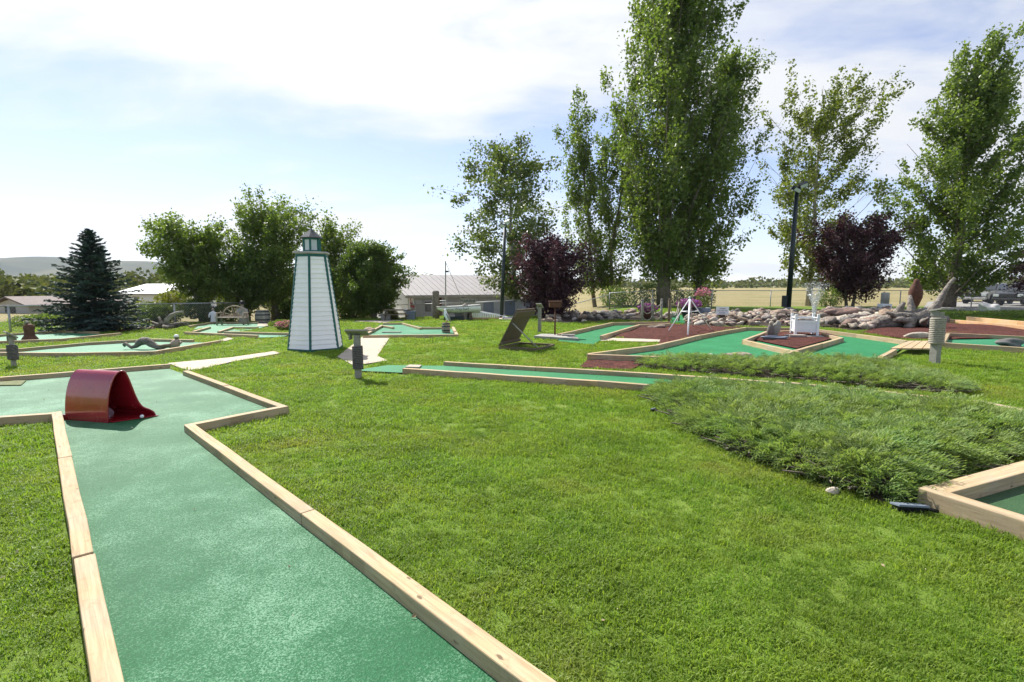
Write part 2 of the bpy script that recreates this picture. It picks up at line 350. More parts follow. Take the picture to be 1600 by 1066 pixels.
# ------------------------------------------------------------------ ground, hills
def groundmat():
    t = NT('ground'); co = t.coord('Position'); sp = t.new('SeparateXYZ'); t.L.new(co, sp.inputs[0]); x, y = sp.outputs[0], sp.outputs[1]
    def ss(v, a, b, d):
        n = t.new('MapRange', interpolation_type='SMOOTHSTEP'); t.put(v, n.inputs[0]); n.inputs[1].default_value = a; n.inputs[2].default_value = b; n.inputs[3].default_value = 0; n.inputs[4].default_value = d; return n.outputs[0]
    yb = t.math('ADD', t.math('ADD', 25.5, ss(x, -13, -9, 1.5)), ss(x, 3, 8, 12.5))
    field = t.rng(t.math('SUBTRACT', t.math('ADD', y, t.math('MULTIPLY', t.noise(co, 1.5, 3), 1.0)), yb), 0, .6)
    lawn = t.ramp(t.noise(co, .9, 5, .6), [(.3, (.11, .190, .024)), (.55, (.15, .225, .034)), (.75, (.20, .25, .05))])
    lawn = t.hsv(lawn, .5, 1., t.rng(t.noise(co, 60, 4, .7), .3, .7, .6, 1.35))
    dry = t.ramp(t.noise(co, .12, 6, .65), [(.3, (.15, .155, .06)), (.5, (.255, .215, .10)), (.7, (.31, .255, .135))])
    dry = t.hsv(dry, .5, 1., t.rng(t.noise(co, 4, 4, .7), .3, .7, .8, 1.2))
    t.bump(t.noise(co, 45, 5, .7), .8, .03); t.set(t.mix(field, lawn, dry), .9, .15); return t.m
M['ground'] = groundmat()
def axis(lo, hi, step, far, n):
    a = np.arange(lo, hi + 1e-6, step); g = np.geomspace(step, 1, n)
    up = hi + (np.geomspace(1, far - hi + 1, n)[1:] - 1); dn = lo - (np.geomspace(1, far + lo + 1, n)[1:] - 1)
    return np.concatenate([dn[::-1], a, up])
def make_ground():
    X = axis(-28, 28, .5, 5000, 40); Y = axis(-4, 46, .5, 5000, 40); Y = Y[Y > -60]
    gx, gy = np.meshgrid(X, Y); V = np.stack([gx, gy, H(gx, gy)], -1).reshape(-1, 3)
    nx, ny = len(X), len(Y); i = (np.arange(ny - 1)[:, None] * nx + np.arange(nx - 1)[None]).ravel()
    me = npmesh('ground', V, np.stack([i, i + 1, i + nx + 1, i + nx], 1), M['ground'])
    me.polygons.foreach_set('use_smooth', [True] * len(me.polygons))
    return tag(link('ground', me), kind='structure')
make_ground()
def hillmat():
    t = NT('hillside'); co = t.coord('Position'); n = t.noise(co, .004, 7, .6, .5)
    t.set(t.ramp(n, [(.3, (.022, .036, .028)), (.5, (.05, .06, .04)), (.72, (.10, .10, .06))]), .95, .1); return t.m
M['hill'] = hillmat()
def hills(y0, depth, x0, x1, top, seed, nx=160, ny=14):
    X = np.linspace(x0, x1, nx); T = np.linspace(0, 1, ny); rs = np.random.RandomState(seed); ph = rs.uniform(0, 6.3, 8)
    V = []
    for j in T:
        prof = math.sin(min(1, j * 1.35) * math.pi / 2) if j < .75 else 1 - (j - .75) * .5
        for x in X:
            e = .93 + .05 * math.sin(x * .0011 + ph[0]) + .02 * math.sin(x * .004 + ph[1]) + .008 * math.sin(x * .013 + ph[2])
            gul = .13 * (1 - abs(2 * j - .9)) * math.sin(x * .011 + ph[3] + 1.2 * math.sin(x * .004 + j * 2)) * min(1, j * 3)
            V.append((x, y0 + j * depth, -12 + (top(x) + 12) * max(0, prof * e + gul * (1 - j))))
    i = (np.arange(ny - 1)[:, None] * nx + np.arange(nx - 1)[None]).ravel()
    me = npmesh('hill', np.array(V), np.stack([i, i + 1, i + nx + 1, i + nx], 1), M['hill']); me.polygons.foreach_set('use_smooth', [True] * len(me.polygons))
    return tag(link('hill', me), kind='structure')
hills(1500, 900, -3600, 3600, lambda x: 22 + 98 * float(_ss((-x - 200) / 1700)), 3)
# ------------------------------------------------------------------ sheets, timbers, lanes
MASK = []                                   # world polygons kept free of grass: (array, margin)
def mask(pts, margin=.06): MASK.append((np.array([(p[0], p[1]) for p in pts]), margin))
def sheet(name, pts, dz, mat, parent=None, cuts=5, kind=None, amp=0., seed=0):
    bm = bmesh.new(); vs = [bm.verts.new((p[0], p[1], 0)) for p in pts]; bm.faces.new(vs)
    bmesh.ops.triangulate(bm, faces=bm.faces[:])
    for _ in range(cuts):
        es = [e for e in bm.edges if e.calc_length() > .7]
        if not es: break
        bmesh.ops.subdivide_edges(bm, edges=es, cuts=1); bmesh.ops.triangulate(bm, faces=[f for f in bm.faces if len(f.verts) > 3])
    rs = random.Random(seed); ox, oy = (parent.location.x, parent.location.y) if parent else (0, 0); oz = parent.location.z if parent else 0
    for v in bm.verts:
        b = 0 if v.is_boundary else amp * (math.sin(v.co.x * 2.1 + seed) * math.sin(v.co.y * 1.7 + seed * 2) * .5 + .7)
        v.co.z = Hf(v.co.x, v.co.y) + dz + b - oz
    for v in bm.verts: v.co.x -= ox; v.co.y -= oy
    for f in bm.faces:
        f.smooth = True
        if f.normal.z < 0: f.normal_flip()
    bm.normal_update()
    for f in bm.faces:
        if f.normal.z < 0: f.normal_flip()
    me = bpy.data.meshes.new(name); bm.to_mesh(me); bm.free(); me.materials.append(mat)
    o = link(name, me, parent)
    if kind: o['kind'] = kind
    return o
TB = [0]
def timber(a, b, parent, mat, w=.09, h=.14, name='timber'):
    a, b = Vector(a), Vector(b); TB[0] += 1
    k = (TB[0] % 4) * .0025; d = b - a; x = d.normalized(); y = Vector((0, 0, 1)).cross(x).normalized(); z = x.cross(y)
    L = d.length; mb = MB(); n = max(1, int(L / .5)); rs = random.Random(TB[0])
    rings = []
    for i in range(n + 1):
        t = -L / 2 + L * i / n; dy = rs.uniform(-.004, .004); dz = rs.uniform(-.003, .003)
        rings.append([(t, -w / 2 + dy, -h), (t, w / 2 + dy, -h), (t, w / 2 + dy, dz), (t, -w / 2 + dy, dz)])
    mb.loft(rings, smooth=False)
    me = mb.mesh(name); me.materials.append(mat); o = link(name, me, parent, bevel=.006)
    o.matrix_local = Matrix.Translation((a + b) / 2 + Vector((0, 0, k)) - parent.location) @ Matrix((x, y, z)).transposed().to_4x4()
    return o
def run(px, parent, mat, top=.1, piece=2.44, w=.09, h=.15, world=False):
    P = px if world else [G(x, y, top) for x, y in px]
    for a, b in zip(P, P[1:]):
        d = (b - a).normalized(); a2, b2 = a - d * w * .42, b + d * w * .42      # lap the corner
        n = max(1, round((b2 - a2).length / piece))
        for k in range(n):
            s, e = a2.lerp(b2, k / n), a2.lerp(b2, (k + 1) / n)
            timber(s + d * .003, e - d * .003, parent, mat, w, h)
    for a, b in zip(P, P[1:]):
        d = (b - a).normalized(); nrm = Vector((-d.y, d.x, 0)) * w * .5
        mask([a - nrm, b - nrm, b + nrm, a + nrm], .015)
def lane(label, felt_px, runs, felt='felt', wood='timber', top=.1, dz=.03):
    base = G(*felt_px[0]); base.z = Hf(base.x, base.y)
    t = thing('putting_green', label, 'putting green', base, group='mini golf greens')
    P = [G(x, y, top) for x, y in felt_px]
    sheet('felt', P, dz, M[felt], t); mask(P, .03)
    for r in runs:
        o = {} if isinstance(r[0][0], (int, float)) else r[1]
        px = r if isinstance(r[0][0], (int, float)) else r[0]
        run(px, t, M[o.get('mat', wood)], top=o.get('top', top), w=o.get('w', .09), h=o.get('h', top + .05), piece=o.get('piece', 2.44))
    return t
A_left = [(233, 1400), (88, 645)]
laneA = lane('worn green felt lane in the foreground with the red tunnel on it',
     [(233, 1400), (88, 645), (-260, 668), (-260, 610), (0, 590), (262, 569.5), (291, 580), (443, 635), (296, 664), (1295, 1400)],
     [A_left, [(88, 645), (-260, 668)], [(-260, 610), (0, 590), (262, 569.5)], [(291, 580), (443, 635), (296, 664), (1295, 1400)]], 'felt_worn_glints')
lane('green felt lane on the left with the grey driftwood sculpture lying on it',
     [(-120, 547), (30, 545), (135, 535.5), (236, 529.8), (300, 531), (342, 532), (239, 549), (107, 551.5), (-120, 550)],
     [[(-120, 547), (30, 545), (135, 535.5), (236, 529.8), (300, 531)], [(342, 532), (239, 549), (107, 551.5), (-120, 550)]], 'felt_mint')
lane('far left mint green felt lane in front of the spruce with the stump on it',
     [(-60, 529), (20, 521), (96, 517), (152, 518.5), (187, 520.5), (90, 530), (32, 532), (-60, 535)],
     [[(-60, 529), (20, 521), (96, 517), (152, 518.5)], [(187, 520.5), (90, 530), (32, 532), (-60, 535)]], 'felt_mint')
lane('angled green felt lane under the wagon wheel bench left of the lighthouse',
     [(300, 519), (401, 524), (440, 523), (452, 520.5), (352, 518.2), (342, 518), (364, 511), (402, 511), (420, 506), (402, 503.8), (333, 503.3), (310, 507), (303, 511), (327, 511), (306, 516)],
     [[(290, 518.8), (401, 524)], [(352, 518.2), (451, 520.6)], [(342, 518), (364, 511), (402, 511)], [(402, 503.8), (333, 503.3), (296, 509)], [(327.5, 511), (302, 518)]], 'felt_mint')
lane('small felt lane behind the path with a rock and the gull keg on it',
     [(569, 523.6), (713, 522.4), (708, 511), (658, 512), (629, 504.8), (590, 505), (597, 508.5)],
     [[(569, 523.8), (714, 522.5)], [(714, 522.5), (708, 511)], [(569, 523.2), (597, 508.5), (614, 511.3)], [(600, 505), (629, 504.8), (657, 512.3)], [(659, 511.8), (692, 511.6)]], 'felt_mint')
lane('long narrow green felt channel running from the path behind the junipers',
     [(553, 573), (605, 565), (697, 566), (1000, 583), (1240, 599.5), (1397, 614), (1532, 627), (1900, 700), (1900, 740), (1560, 668), (1350, 637), (1042, 604), (938, 596), (633, 576.5)],
     [[(697, 565.2), (1000, 582.5), (1240, 599), (1397, 614), (1532, 627), (1900, 700)], [(633, 576), (938, 595.7), (1042, 604), (1350, 637), (1560, 668), (1900, 740)]])
lane('dark green felt lane in the lower right corner behind the new timber',
     [(1456, 766), (1900, 905), (1900, 650), (1465, 763)],
     [([(1452, 765), (1900, 905)], dict(w=.11, h=.13)), ([(1466, 761), (1900, 645)], dict(w=.09, h=.13, piece=1.6)), ([(1478, 766.5), (1880, 661)], dict(w=.09, h=.13))], 'felt_dark', top=.12)
lane('large bright green felt with the pink flat rock in front of the white planter',
     [(921, 553), (1190, 562.8), (1364, 564), (1398, 545), (1416, 532.5), (1340, 522), (1280, 515), (1232, 512.7), (1165, 511.6), (1125, 518), (1093, 524), (1026, 539.5)],
     [[(921, 553.5), (1190, 563)], [(1190, 563), (1315, 527.8), (1286, 521)], [(921, 552.5), (1026, 539.5), (1093, 524), (1125, 518), (1165, 511.6), (1232, 512.7), (1280, 515), (1340, 522), (1416, 532.5)],
      [(1245, 549.5), (1163, 531.5), (1198, 518.2), (1234, 516.5)], ([(1364, 564), (1398, 545.5)], dict(mat='timber'))], top=.14)
lane('narrow felt lane at the right edge with the dark rock beyond the roped post',
     [(1473, 535), (1750, 553), (1750, 533), (1481, 520.5)],
     [[(1473, 535.5), (1750, 553)], [(1481, 520.5), (1750, 533)], [(1473.5, 534), (1481.5, 521)]], 'felt_mint', top=.14)
lane('bright green felt ramp between the metal box and the rope fence',
     [(873, 527), (873, 522), (956, 504.3), (1003, 503.4), (1046, 503), (1046, 506), (999, 507.5), (940, 524.5), (928, 532)],
     [[(873, 522), (956, 504.3), (1003, 503.4), (1046, 503)], [(940, 524.5), (999, 507.5), (1046, 505.8)]], top=.14)
lane('small distant green felt patch behind the white tripod poles',
     [(1047, 501), (1072, 501), (1094, 490.5), (1052, 490)], [[(1072, 501), (1096, 489.5)], [(1052, 489.6), (1220, 487)]], top=.12)
# paths, mulch, bare soil
def flat(name, px, dz, mat, **k):
    P = [G(x, y) for x, y in px]; mask(P, .02); return sheet(name, P, dz, M[mat], kind='structure', **k)
flat('concrete_path', [(527, 559), (553, 573), (605, 565), (590, 557), (611, 526), (568, 526), (553, 538)], .022, 'concrete')
flat('concrete_path', [(291, 580), (310, 579), (362, 567), (440, 553), (428, 550), (360, 560), (262, 569)], .022, 'concrete')
flat('concrete_path', [(342, 533), (352, 534), (367, 530), (355, 528.5)], .022, 'concrete')
flat('concrete_path', [(927, 533.5), (1030, 535.5), (1033, 531.5), (938, 528.5)], .022, 'concrete')
flat('concrete_path', [(402, 511.5), (418, 511), (424, 505), (404, 504.5)], .04, 'concrete')
flat('concrete_path', [(550, 503), (600, 505), (640, 500), (560, 501.5)], .02, 'concrete')
flat('mulch_bed', [(943, 527.5), (999, 509), (1046, 507), (1120, 512), (1163, 511.5), (1125, 518.5), (1093, 524.5), (1028, 540), (1032, 532)], .03, 'mulch', amp=.05, seed=2)
flat('mulch_bed', [(1168, 532), (1199, 519.5), (1234, 518), (1286, 522), (1312, 528.5), (1244, 548)], .06, 'mulch', amp=.05, seed=3)
flat('mulch_bed', [(905, 575), (985, 579.5), (1010, 566), (922, 560)], .02, 'mulch', amp=.03, seed=4)
flat('mulch_bed', [(1342, 521), (1416, 531), (1470, 533), (1480, 519.5), (1700, 529), (1700, 519), (1470, 505), (1400, 506)], .03, 'mulch', amp=.06, seed=5)
flat('mulch_bed', [(150, 519.5), (187, 519.5), (282, 511), (300, 506), (272, 507)], .03, 'mulch', amp=.02, seed=6)
flat('gravel_road', [(1440, 485), (1900, 492), (2100, 474), (1450, 471.5)], .02, 'gravel')
# timbers and flagstones edging the far right bed
t = thing('bed_edging', 'new orange timbers edging the mulch bed at the right edge', 'timber edging', G(1475, 499))
run([(1473, 498), (1700, 519)], t, M['orange_timber'], top=.16, h=.2, w=.14); run([(1514, 495), (1700, 511)], t, M['orange_timber'], top=.24, h=.28, w=.14)
t = thing('flagstone_row', 'row of pale flat stones along the orange timbers', 'stone row', G(1480, 505))
P0, P1 = G(1476, 503), G(1690, 524)
for k in range(9):
    a = P0.lerp(P1, k / 9); b = P0.lerp(P1, (k + .96) / 9); s = MB(); n = Vector((.1, .42, 0)) * random.Random(k).uniform(.8, 1.1)
    s.prism([a, b, b + n, a + n * .9], (0, 0, .07)); s.build('flagstone', M['flagstone'], t, True, .015)
t = thing('tee_mat', 'olive rubber tee mat at the left end of the foreground lane', 'mat', G(20, 600, .03))
MB().prism([G(-120, 604, .034), G(33, 602.5, .034), G(41, 595.5, .034), G(-110, 597, .034)], (0, 0, .012)).build('mat', M['olive_mat'], t, True)
t = thing('foot_bridge', 'short bridge of four pale boards beside the right rope post', 'bridge', G(1420, 545))
a0, a1, b0, b1 = G(1391, 544, .15), G(1458, 544.5, .15), G(1420, 532.5, .15), G(1462, 532.5, .15)
for k in range(4):
    q = [a0.lerp(a1, (k + .03) / 4), a0.lerp(a1, (k + .95) / 4), b0.lerp(b1, (k + .95) / 4), b0.lerp(b1, (k + .03) / 4)]
    MB().prism([v - Vector((0, 0, .035)) for v in q], (0, 0, .035)).build('plank', M['timber'], t, True, .004)
mask([a0, a1, b1, b0])
t = thing('paving_slab', 'small pale slab at the start of the narrow felt channel', 'slab', G(645, 575))
MB().prism([G(633, 575.5, .03), G(655, 576, .03), G(659, 572.5, .03), G(640, 572, .03)], (0, 0, .03)).build('slab', M['concrete'], t, True, .004)
# ------------------------------------------------------------------ lighthouse
def lighthouse():
    c = G(494, 545.5); t = thing('lighthouse', 'white sided hexagonal model lighthouse with green corner trim on the lawn', 'lighthouse', c)
    mask([c + Vector((.7 * math.cos(k), .7 * math.sin(k), 0)) for k in np.linspace(0, 6.2, 12)], 0)
    Z0, Z1, R0, R1 = .06, 2.30, .655, .355; rad = lambda z: R0 + (R1 - R0) * (z - Z0) / (Z1 - Z0); a0 = R(-50)
    def pt(z, ang, off, side):
        ap = rad(z) * math.cos(R(30)) + off; n = Vector((math.cos(ang), math.sin(ang), 0)); s = Vector((-n.y, n.x, 0)); return n * ap + s * side * rad(z) / 2 + Vector((0, 0, z))
    N = 20
    for f in range(6):
        ang = a0 + f * R(60)
        for i in range(N):
            za, zb = Z0 + (Z1 - Z0) * i / N, Z0 + (Z1 - Z0) * (i + 1.06) / N
            v = [pt(za, ang, .020, -.97), pt(za, ang, .020, .97), pt(zb, ang, .002, .97), pt(zb, ang, .002, -.97), pt(za, ang, -.01, -.97), pt(za, ang, -.01, .97), pt(zb, ang, -.01, .97), pt(zb, ang, -.01, -.97)]
            m = MB(); m.add(v, [(0, 1, 2, 3), (4, 7, 6, 5), (0, 4, 5, 1), (3, 2, 6, 7), (0, 3, 7, 4), (1, 5, 6, 2)]); m.build('siding_board', M['vinyl'], t)
    core = MB(); core.loft([[((rad(z) - .03) * math.cos(a0 + R(30) + R(60) * k), (rad(z) - .03) * math.sin(a0 + R(30) + R(60) * k), z) for k in range(6)] for z in (0, Z1)], False); core.build('frame', M['black'], t)
    for k in range(6):
        a = a0 + R(30) + R(60) * k; d = Vector((math.cos(a), math.sin(a), 0))
        m = MB(); m.beam(d * (R0 + .012) + Vector((0, 0, .0)), d * (R1 + .012) + Vector((0, 0, Z1 + .01)), .055, .03, up=d); m.build('corner_trim', M['green_trim'], t, bevel=.004)
    hexr = lambda r, z: [(r * math.cos(a0 + R(30) + R(60) * k), r * math.sin(a0 + R(30) + R(60) * k), z) for k in range(6)]
    MB().loft([hexr(R0 + .03, -.03), hexr(R0 + .03, .055)], False).build('base_board', M['green_trim'], t)
    MB().loft([hexr(.40, Z1 + .012), hexr(.44, Z1 + .03), hexr(.42, Z1 + .07)], False).build('gallery', M['grey_plank'], t)
    MB().loft([hexr(R1 + .03, Z1 - .05), hexr(R1 + .03, Z1 + .01)], False).build('top_band', M['green_trim'], t)
    zl = Z1 + .07; lan = MB(); lan.loft([hexr(.205, zl), hexr(.205, zl + .04)], False); lan.loft([hexr(.205, zl + .29), hexr(.205, zl + .33)], False)
    for k in range(6):
        a = a0 + R(30) + R(60) * k; d = Vector((math.cos(a), math.sin(a), 0)); lan.beam(d * .19 + Vector((0, 0, zl)), d * .19 + Vector((0, 0, zl + .31)), .045, .045, up=d)
    lan.build('lantern_frame', M['green_trim'], t)
    for f in range(6):
        an = a0 + R(60) * f; n = Vector((math.cos(an), math.sin(an), 0)); s = Vector((-n.y, n.x, 0)); m = MB(); q = n * .155
        m.prism([q - s * .08 + Vector((0, 0, zl + .04)), q + s * .08 + Vector((0, 0, zl + .04)), q + s * .08 + Vector((0, 0, zl + .29)), q - s * .08 + Vector((0, 0, zl + .29))], n * .006); m.build('pane', M['glass_pane'], t)
    MB().loft([hexr(.27, zl + .325), hexr(.275, zl + .345), hexr(.10, zl + .48), hexr(.012, zl + .56)], False).build('roof', M['shingle'], t)
    MB().lathe([(.012, 0), (.02, .02), (.012, .04), (.004, .1)], (0, 0, zl + .55), 8).build('finial', M['metal_dark'], t)
lighthouse()
# ------------------------------------------------------------------ red tunnel
def tunnel():
    c = G(150, 655, .03); t = thing('tunnel_obstacle', 'glossy dark red sheet metal tunnel on the foreground felt lane', 'golf obstacle', c)
    ax = (G(170, 661, .03) - G(104, 656, .03)); ff = G(170, 661, .03) - c; rr = G(243, 650, .03) - c
    w = rr - ff; prof = [(-.02, 0), (-.015, .09), (.0, .19), (.03, .29), (.08, .39), (.14, .47), (.22, .535), (.31, .565), (.40, .56), (.46, .50), (.52, .40), (.58, .29), (.65, .19), (.74, .125), (.86, .09), (.96, .05), (1.0, .0)]
    def pt(u, z, s): return ff + w * u + Vector((0, 0, z)) - ax * s
    def sheet_(off, pr, s0, s1, ns=6):
        rings = []
        for k in range(ns + 1):
            s = s0 + (s1 - s0) * k / ns; rings.append([pt(u, z, s) for u, z in pr])
        return rings
    m = MB(); NP = len(prof)
    def thick(pr, d):
        o = []
        for i, (u, z) in enumerate(pr):
            a = pr[max(0, i - 1)]; b = pr[min(len(pr) - 1, i + 1)]; tx, tz = (b[0] - a[0]) * w.length, b[1] - a[1]; l = math.hypot(tx, tz); o.append((u + tz / l * d / w.length, z - tx / l * d))
        return o
    # smooth the profile
    P = []
    for i in range(NP - 1):
        p0, p1, p2, p3 = prof[max(0, i - 1)], prof[i], prof[i + 1], prof[min(NP - 1, i + 2)]
        for k in range(3):
            s = k / 3; P.append(tuple(.5 * (2 * p1[j] + (p2[j] - p0[j]) * s + (2 * p0[j] - 5 * p1[j] + 4 * p2[j] - p3[j]) * s * s + (3 * p1[j] - p0[j] - 3 * p2[j] + p3[j]) * s ** 3) for j in (0, 1)))
    P.append(prof[-1]); I = thick(P, .008); loop = P + I[::-1]
    m.loft(sheet_(0, loop, 0, 1.0), smooth=True); sh = m.build('shell', M['red_paint'], t)
    es = sh.modifiers.new('edge', 'EDGE_SPLIT'); es.split_angle = R(50)
    MB().prism([pt(.02, .006, -.06), pt(.98, .006, -.10), pt(.98, .006, 1.0), pt(.02, .006, 1.0)], (0, 0, .008)).build('floor_plate', M['red_paint'], t)
    r = MB(); e = [pt(u, z, -.006) for u, z in P]; r.tube(e, .008, 6); r.build('rim', M['red_paint'], t)
    bk = MB(); bk.prism([pt(u, z, .97) for u, z in P[::3]], -ax.normalized() * .008); bk.build('back_plate', M['red_paint'], t)
    f = MB(); f.beam(pt(0, .03, .98), pt(0, .03, 1.07), .02, .06); f.build('flange', M['red_paint'], t)
tunnel()
b = MB(); b.blob((0, 0, .021), (.021, .021, .021), 1, 0, 2); single('golf_ball', 'white golf ball resting on the red tunnel floor', 'golf ball', b, M['white_paint'], G(222, 653.5, .045))
# ------------------------------------------------------------------ sign posts
def sign_post(px, py, label, h, w, rope=None, board=(.34, .22), tilt=30, face=0, lean=0, mat='grey_wood', boardz=0):
    c = G(px, py); t = thing('sign_post', label, 'sign post', c, R(face), 'hole marker posts'); L = Vector((math.sin(R(lean)) * h, 0, 0))
    MB().beam((0, 0, -.1), L + Vector((0, 0, h - .04)), w, w, up=(0, 1, 0)).build('post', M[mat], t, bevel=.006)
    if rope:
        z0, z1, rr, n, rm = rope; pts = []
        turns = n
        for k in range(turns * 14 + 1):
            a = 2 * math.pi * k / 14; z = z0 + (z1 - z0) * k / (turns * 14); pts.append((rr * math.cos(a) + L.x * z / h, rr * math.sin(a), z))
        MB().tube(pts, (z1 - z0) / n * .5, 6).build('rope', M[rm], t)
        MB().lathe([(rr * .99, z0), (rr * .99, z1)], (L.x * .4, 0, 0), 10).build('rope_core', M[rm], t)
    Rm = Matrix.Rotation(R(tilt), 3, 'X')
    MB().box(L + Vector((0, .0, h + boardz)), (board[0], board[1], .03), Rm).build('sign_board', M[mat], t, bevel=.004)
    MB().box(L + Vector((-board[0] * .32, .02, h - .07 + boardz)), (.025, board[1] * .7, .1)).build('bracket', M[mat], t)
    return t
sign_post(560, 592, 'grey post wrapped in dark rope standing beside the concrete path', .78, .095, (.17, .55, .078, 13, 'dark_rope'), (.36, .2), -28)
sign_post(1460, 568, 'tall pale post wrapped in thick light rope at the right', 1.08, .135, (.40, .92, .115, 14, 'rope'), (.24, .22), -12, face=20)
sign_post(22, 573, 'small grey roped post with a slanted board at the left edge', .62, .07, (.14, .42, .075, 10, 'dark_rope'), (.22, .2), -38, face=-35)
sign_post(843, 520, 'pale square post with a tilted plaque before the rock border', .90, .10, None, (.2, .26), -35, face=-25)
# ------------------------------------------------------------------ propped trapdoor
def trapdoor():
    A, B = G(779, 546), G(846, 547.5); c = A.copy(); u = (B - A); L = u.length; rz = math.atan2(u.y, u.x)
    t = thing('trapdoor', 'weathered brown plank trapdoor propped open on the lawn', 'trapdoor', c, rz - R(17)); W = 1.05
    for y in (.02, W): MB().beam((0, y, .04), (L * .98, y, .04), .05, .08).build('frame_rail', M['brown_wood'], t, bevel=.004)
    for x in (.03, L * .96): MB().beam((x, .05, .037), (x, W - .03, .037), .05, .075).build('frame_rail', M['brown_wood'], t, bevel=.004)
    th = R(61); d = Vector((math.cos(th), 0, math.sin(th))); n = Vector((-d.z, 0, d.x)); LL = 1.02; o = Vector((.0, 0, .09))
    for k in range(5):
        y = .11 + k * .205; MB().beam(o + Vector((0, y, 0)), o + d * LL + Vector((0, y, 0)), .195, .025, up=n).build('plank', M['brown_wood'], t, bevel=.003)
    for s, q in ((.08, .06), (.88, .17)): MB().beam(o + d * LL * s - n * .04 + Vector((0, -.01, 0)), o + d * LL * s - n * .04 + Vector((0, W + .0, 0)), q, .05, up=n).build('batten', M['brown_wood'], t, bevel=.003)
    MB().tube([o + d * LL * .66 + Vector((0, .05, 0)) - n * .03, (L * .97, .05, .09)], .016, 6).build('prop_stick', M['grey_wood'], t)
    MB().box((-.02, .3, .13), (.03, .14, .05)).build('hinge', M['rust'], t)
trapdoor()
# ------------------------------------------------------------------ box on a pole and its platform
t = thing('platform', 'low grey plank platform under the metal box pole', 'platform', G(868, 529)); q = [G(836, 527), G(868, 530.5), G(903, 530.5), G(896, 523.5), G(850, 522.5)]; mask(q)
for k in range(4):
    a, b, c_, d_ = G(834, 524.8, .1), G(905, 529, .1), G(893, 522.5, .1), G(846, 521.5, .1); s0, s1 = k / 4 + .01, (k + 1) / 4 - .01
    MB().prism([v - Vector((0, 0, .08)) for v in (a.lerp(d_, s0), b.lerp(c_, s0), b.lerp(c_, s1), a.lerp(d_, s1))], (0, 0, .08)).build('plank', M['grey_plank'], t, True, .006)
bx = G(888, 530); t2 = thing('step_box', 'black recessed box at the edge of the plank platform', 'box', bx)
MB().box((0, -.02, .06), (.36, .05, .11)).build('opening', M['black'], t2); MB().box((0, .02, .125), (.40, .14, .02)).build('lid', M['grey_plank'], t2)
c = G(867, 523, .1); t = thing('box_on_pole', 'brown metal box on a thin pole standing on the platform', 'post box', c)
MB().tube([(0, 0, 0), (0, 0, .82)], .025, 8).build('pole', M['rust'], t); MB().box((.0, 0, .90), (.36, .22, .17)).build('box', M['rust'], t, bevel=.02); MB().box((0, -.01, .995), (.40, .26, .02)).build('lid', M['rust'], t, bevel=.004)
# ------------------------------------------------------------------ rope fences, tripod, sign, planter
def rope_fence(posts, label, mat, h, n=3):
    P = [G(*p) for p in posts]; t = thing('rope_fence', label, 'rope fence', P[0])
    for i, p in enumerate(P):
        MB().lathe([(.055, -.1), (.05, h * .5), (.052, h - .03), (.03, h)], p - t.location, 9).build('post', M[mat], t)
        MB().lathe([(.06, 0), (.062, .03), (.03, .05)], p - t.location + Vector((0, 0, h)), 9).build('post_cap', M[mat], t)
    for a, b in zip(P, P[1:]):
        for k in range(n):
            z = h * (.9 - .3 * k); pts = [a.lerp(b, s) + Vector((0, -.03, z - .5 * (b - a).length * (1 - (2 * s - 1) ** 2) * .75)) - t.location for s in np.linspace(0, 1, 9)]
            MB().tube(pts, .018, 6).build('rope', M['rope'], t)
rope_fence([(1003, 504), (1019, 503.5), (1033, 503)], 'grey rope fence of three posts beside the green ramp', 'grey_wood', .95)
rope_fence([(1045, 506), (1060, 502.5)], 'brown post rope fence at the mulch bed edge', 'brown_wood', .98)
c = G(1077, 520); t = thing('tripod', 'white pole tripod with a hoop standing in the mulch bed', 'tripod', c); ap = D(1078, 466, c.y) - c
feet = [G(1074.5, 526) - c, G(1043, 520) - c, G(1113, 518) - c, G(1082, 512) - c]
for k, f in enumerate(feet): MB().tube([f, ap + (ap - f) * .03], .026 if k == 0 else .017, 7).build('leg', M['white_paint'], t)
ring = [Vector(f).lerp(ap, .62) for f in (feet[0], feet[2], feet[3], feet[1], feet[0])]
MB().tube(ring, .012, 6).build('hoop', M['white_paint'], t); MB().blob(ap, (.06, .06, .05), 3, .1).build('knot', M['green_trim'], t)
def text(s, size, mat, parent, loc, rot, name='lettering'):
    cu = bpy.data.curves.new(name, 'FONT'); cu.body = s; cu.size = size; cu.align_x = 'CENTER'; cu.align_y = 'CENTER'; cu.extrude = .002
    tmp = bpy.data.objects.new(name, cu); COL.objects.link(tmp); bpy.context.view_layer.update()
    me = bpy.data.meshes.new_from_object(tmp.evaluated_get(bpy.context.evaluated_depsgraph_get())); bpy.data.objects.remove(tmp)
    me.materials.clear(); me.materials.append(mat); o = link(name, me, parent); o.location = loc; o.rotation_euler = rot; return o
c = G(1128, 503); t = thing('notice_sign', 'small white notice sign standing among the rocks', 'sign', c, R(-18)); w_ = 18.5 * c.y / 800
MB().box((0, 0, .48), (w_, .02, .34)).build('board', M['white_paint'], t, bevel=.003)
for s in (-.3, .3): MB().box((s * w_, .02, .17), (.03, .02, .6)).build('stake', M['grey_wood'], t)
for k, s in enumerate(('PLEASE', 'STAY OFF THE', 'ROCKS')): text(s, .075 if k != 1 else .062, M['black'], t, (0, -.0125, .575 - k * .095), (R(90), 0, 0))
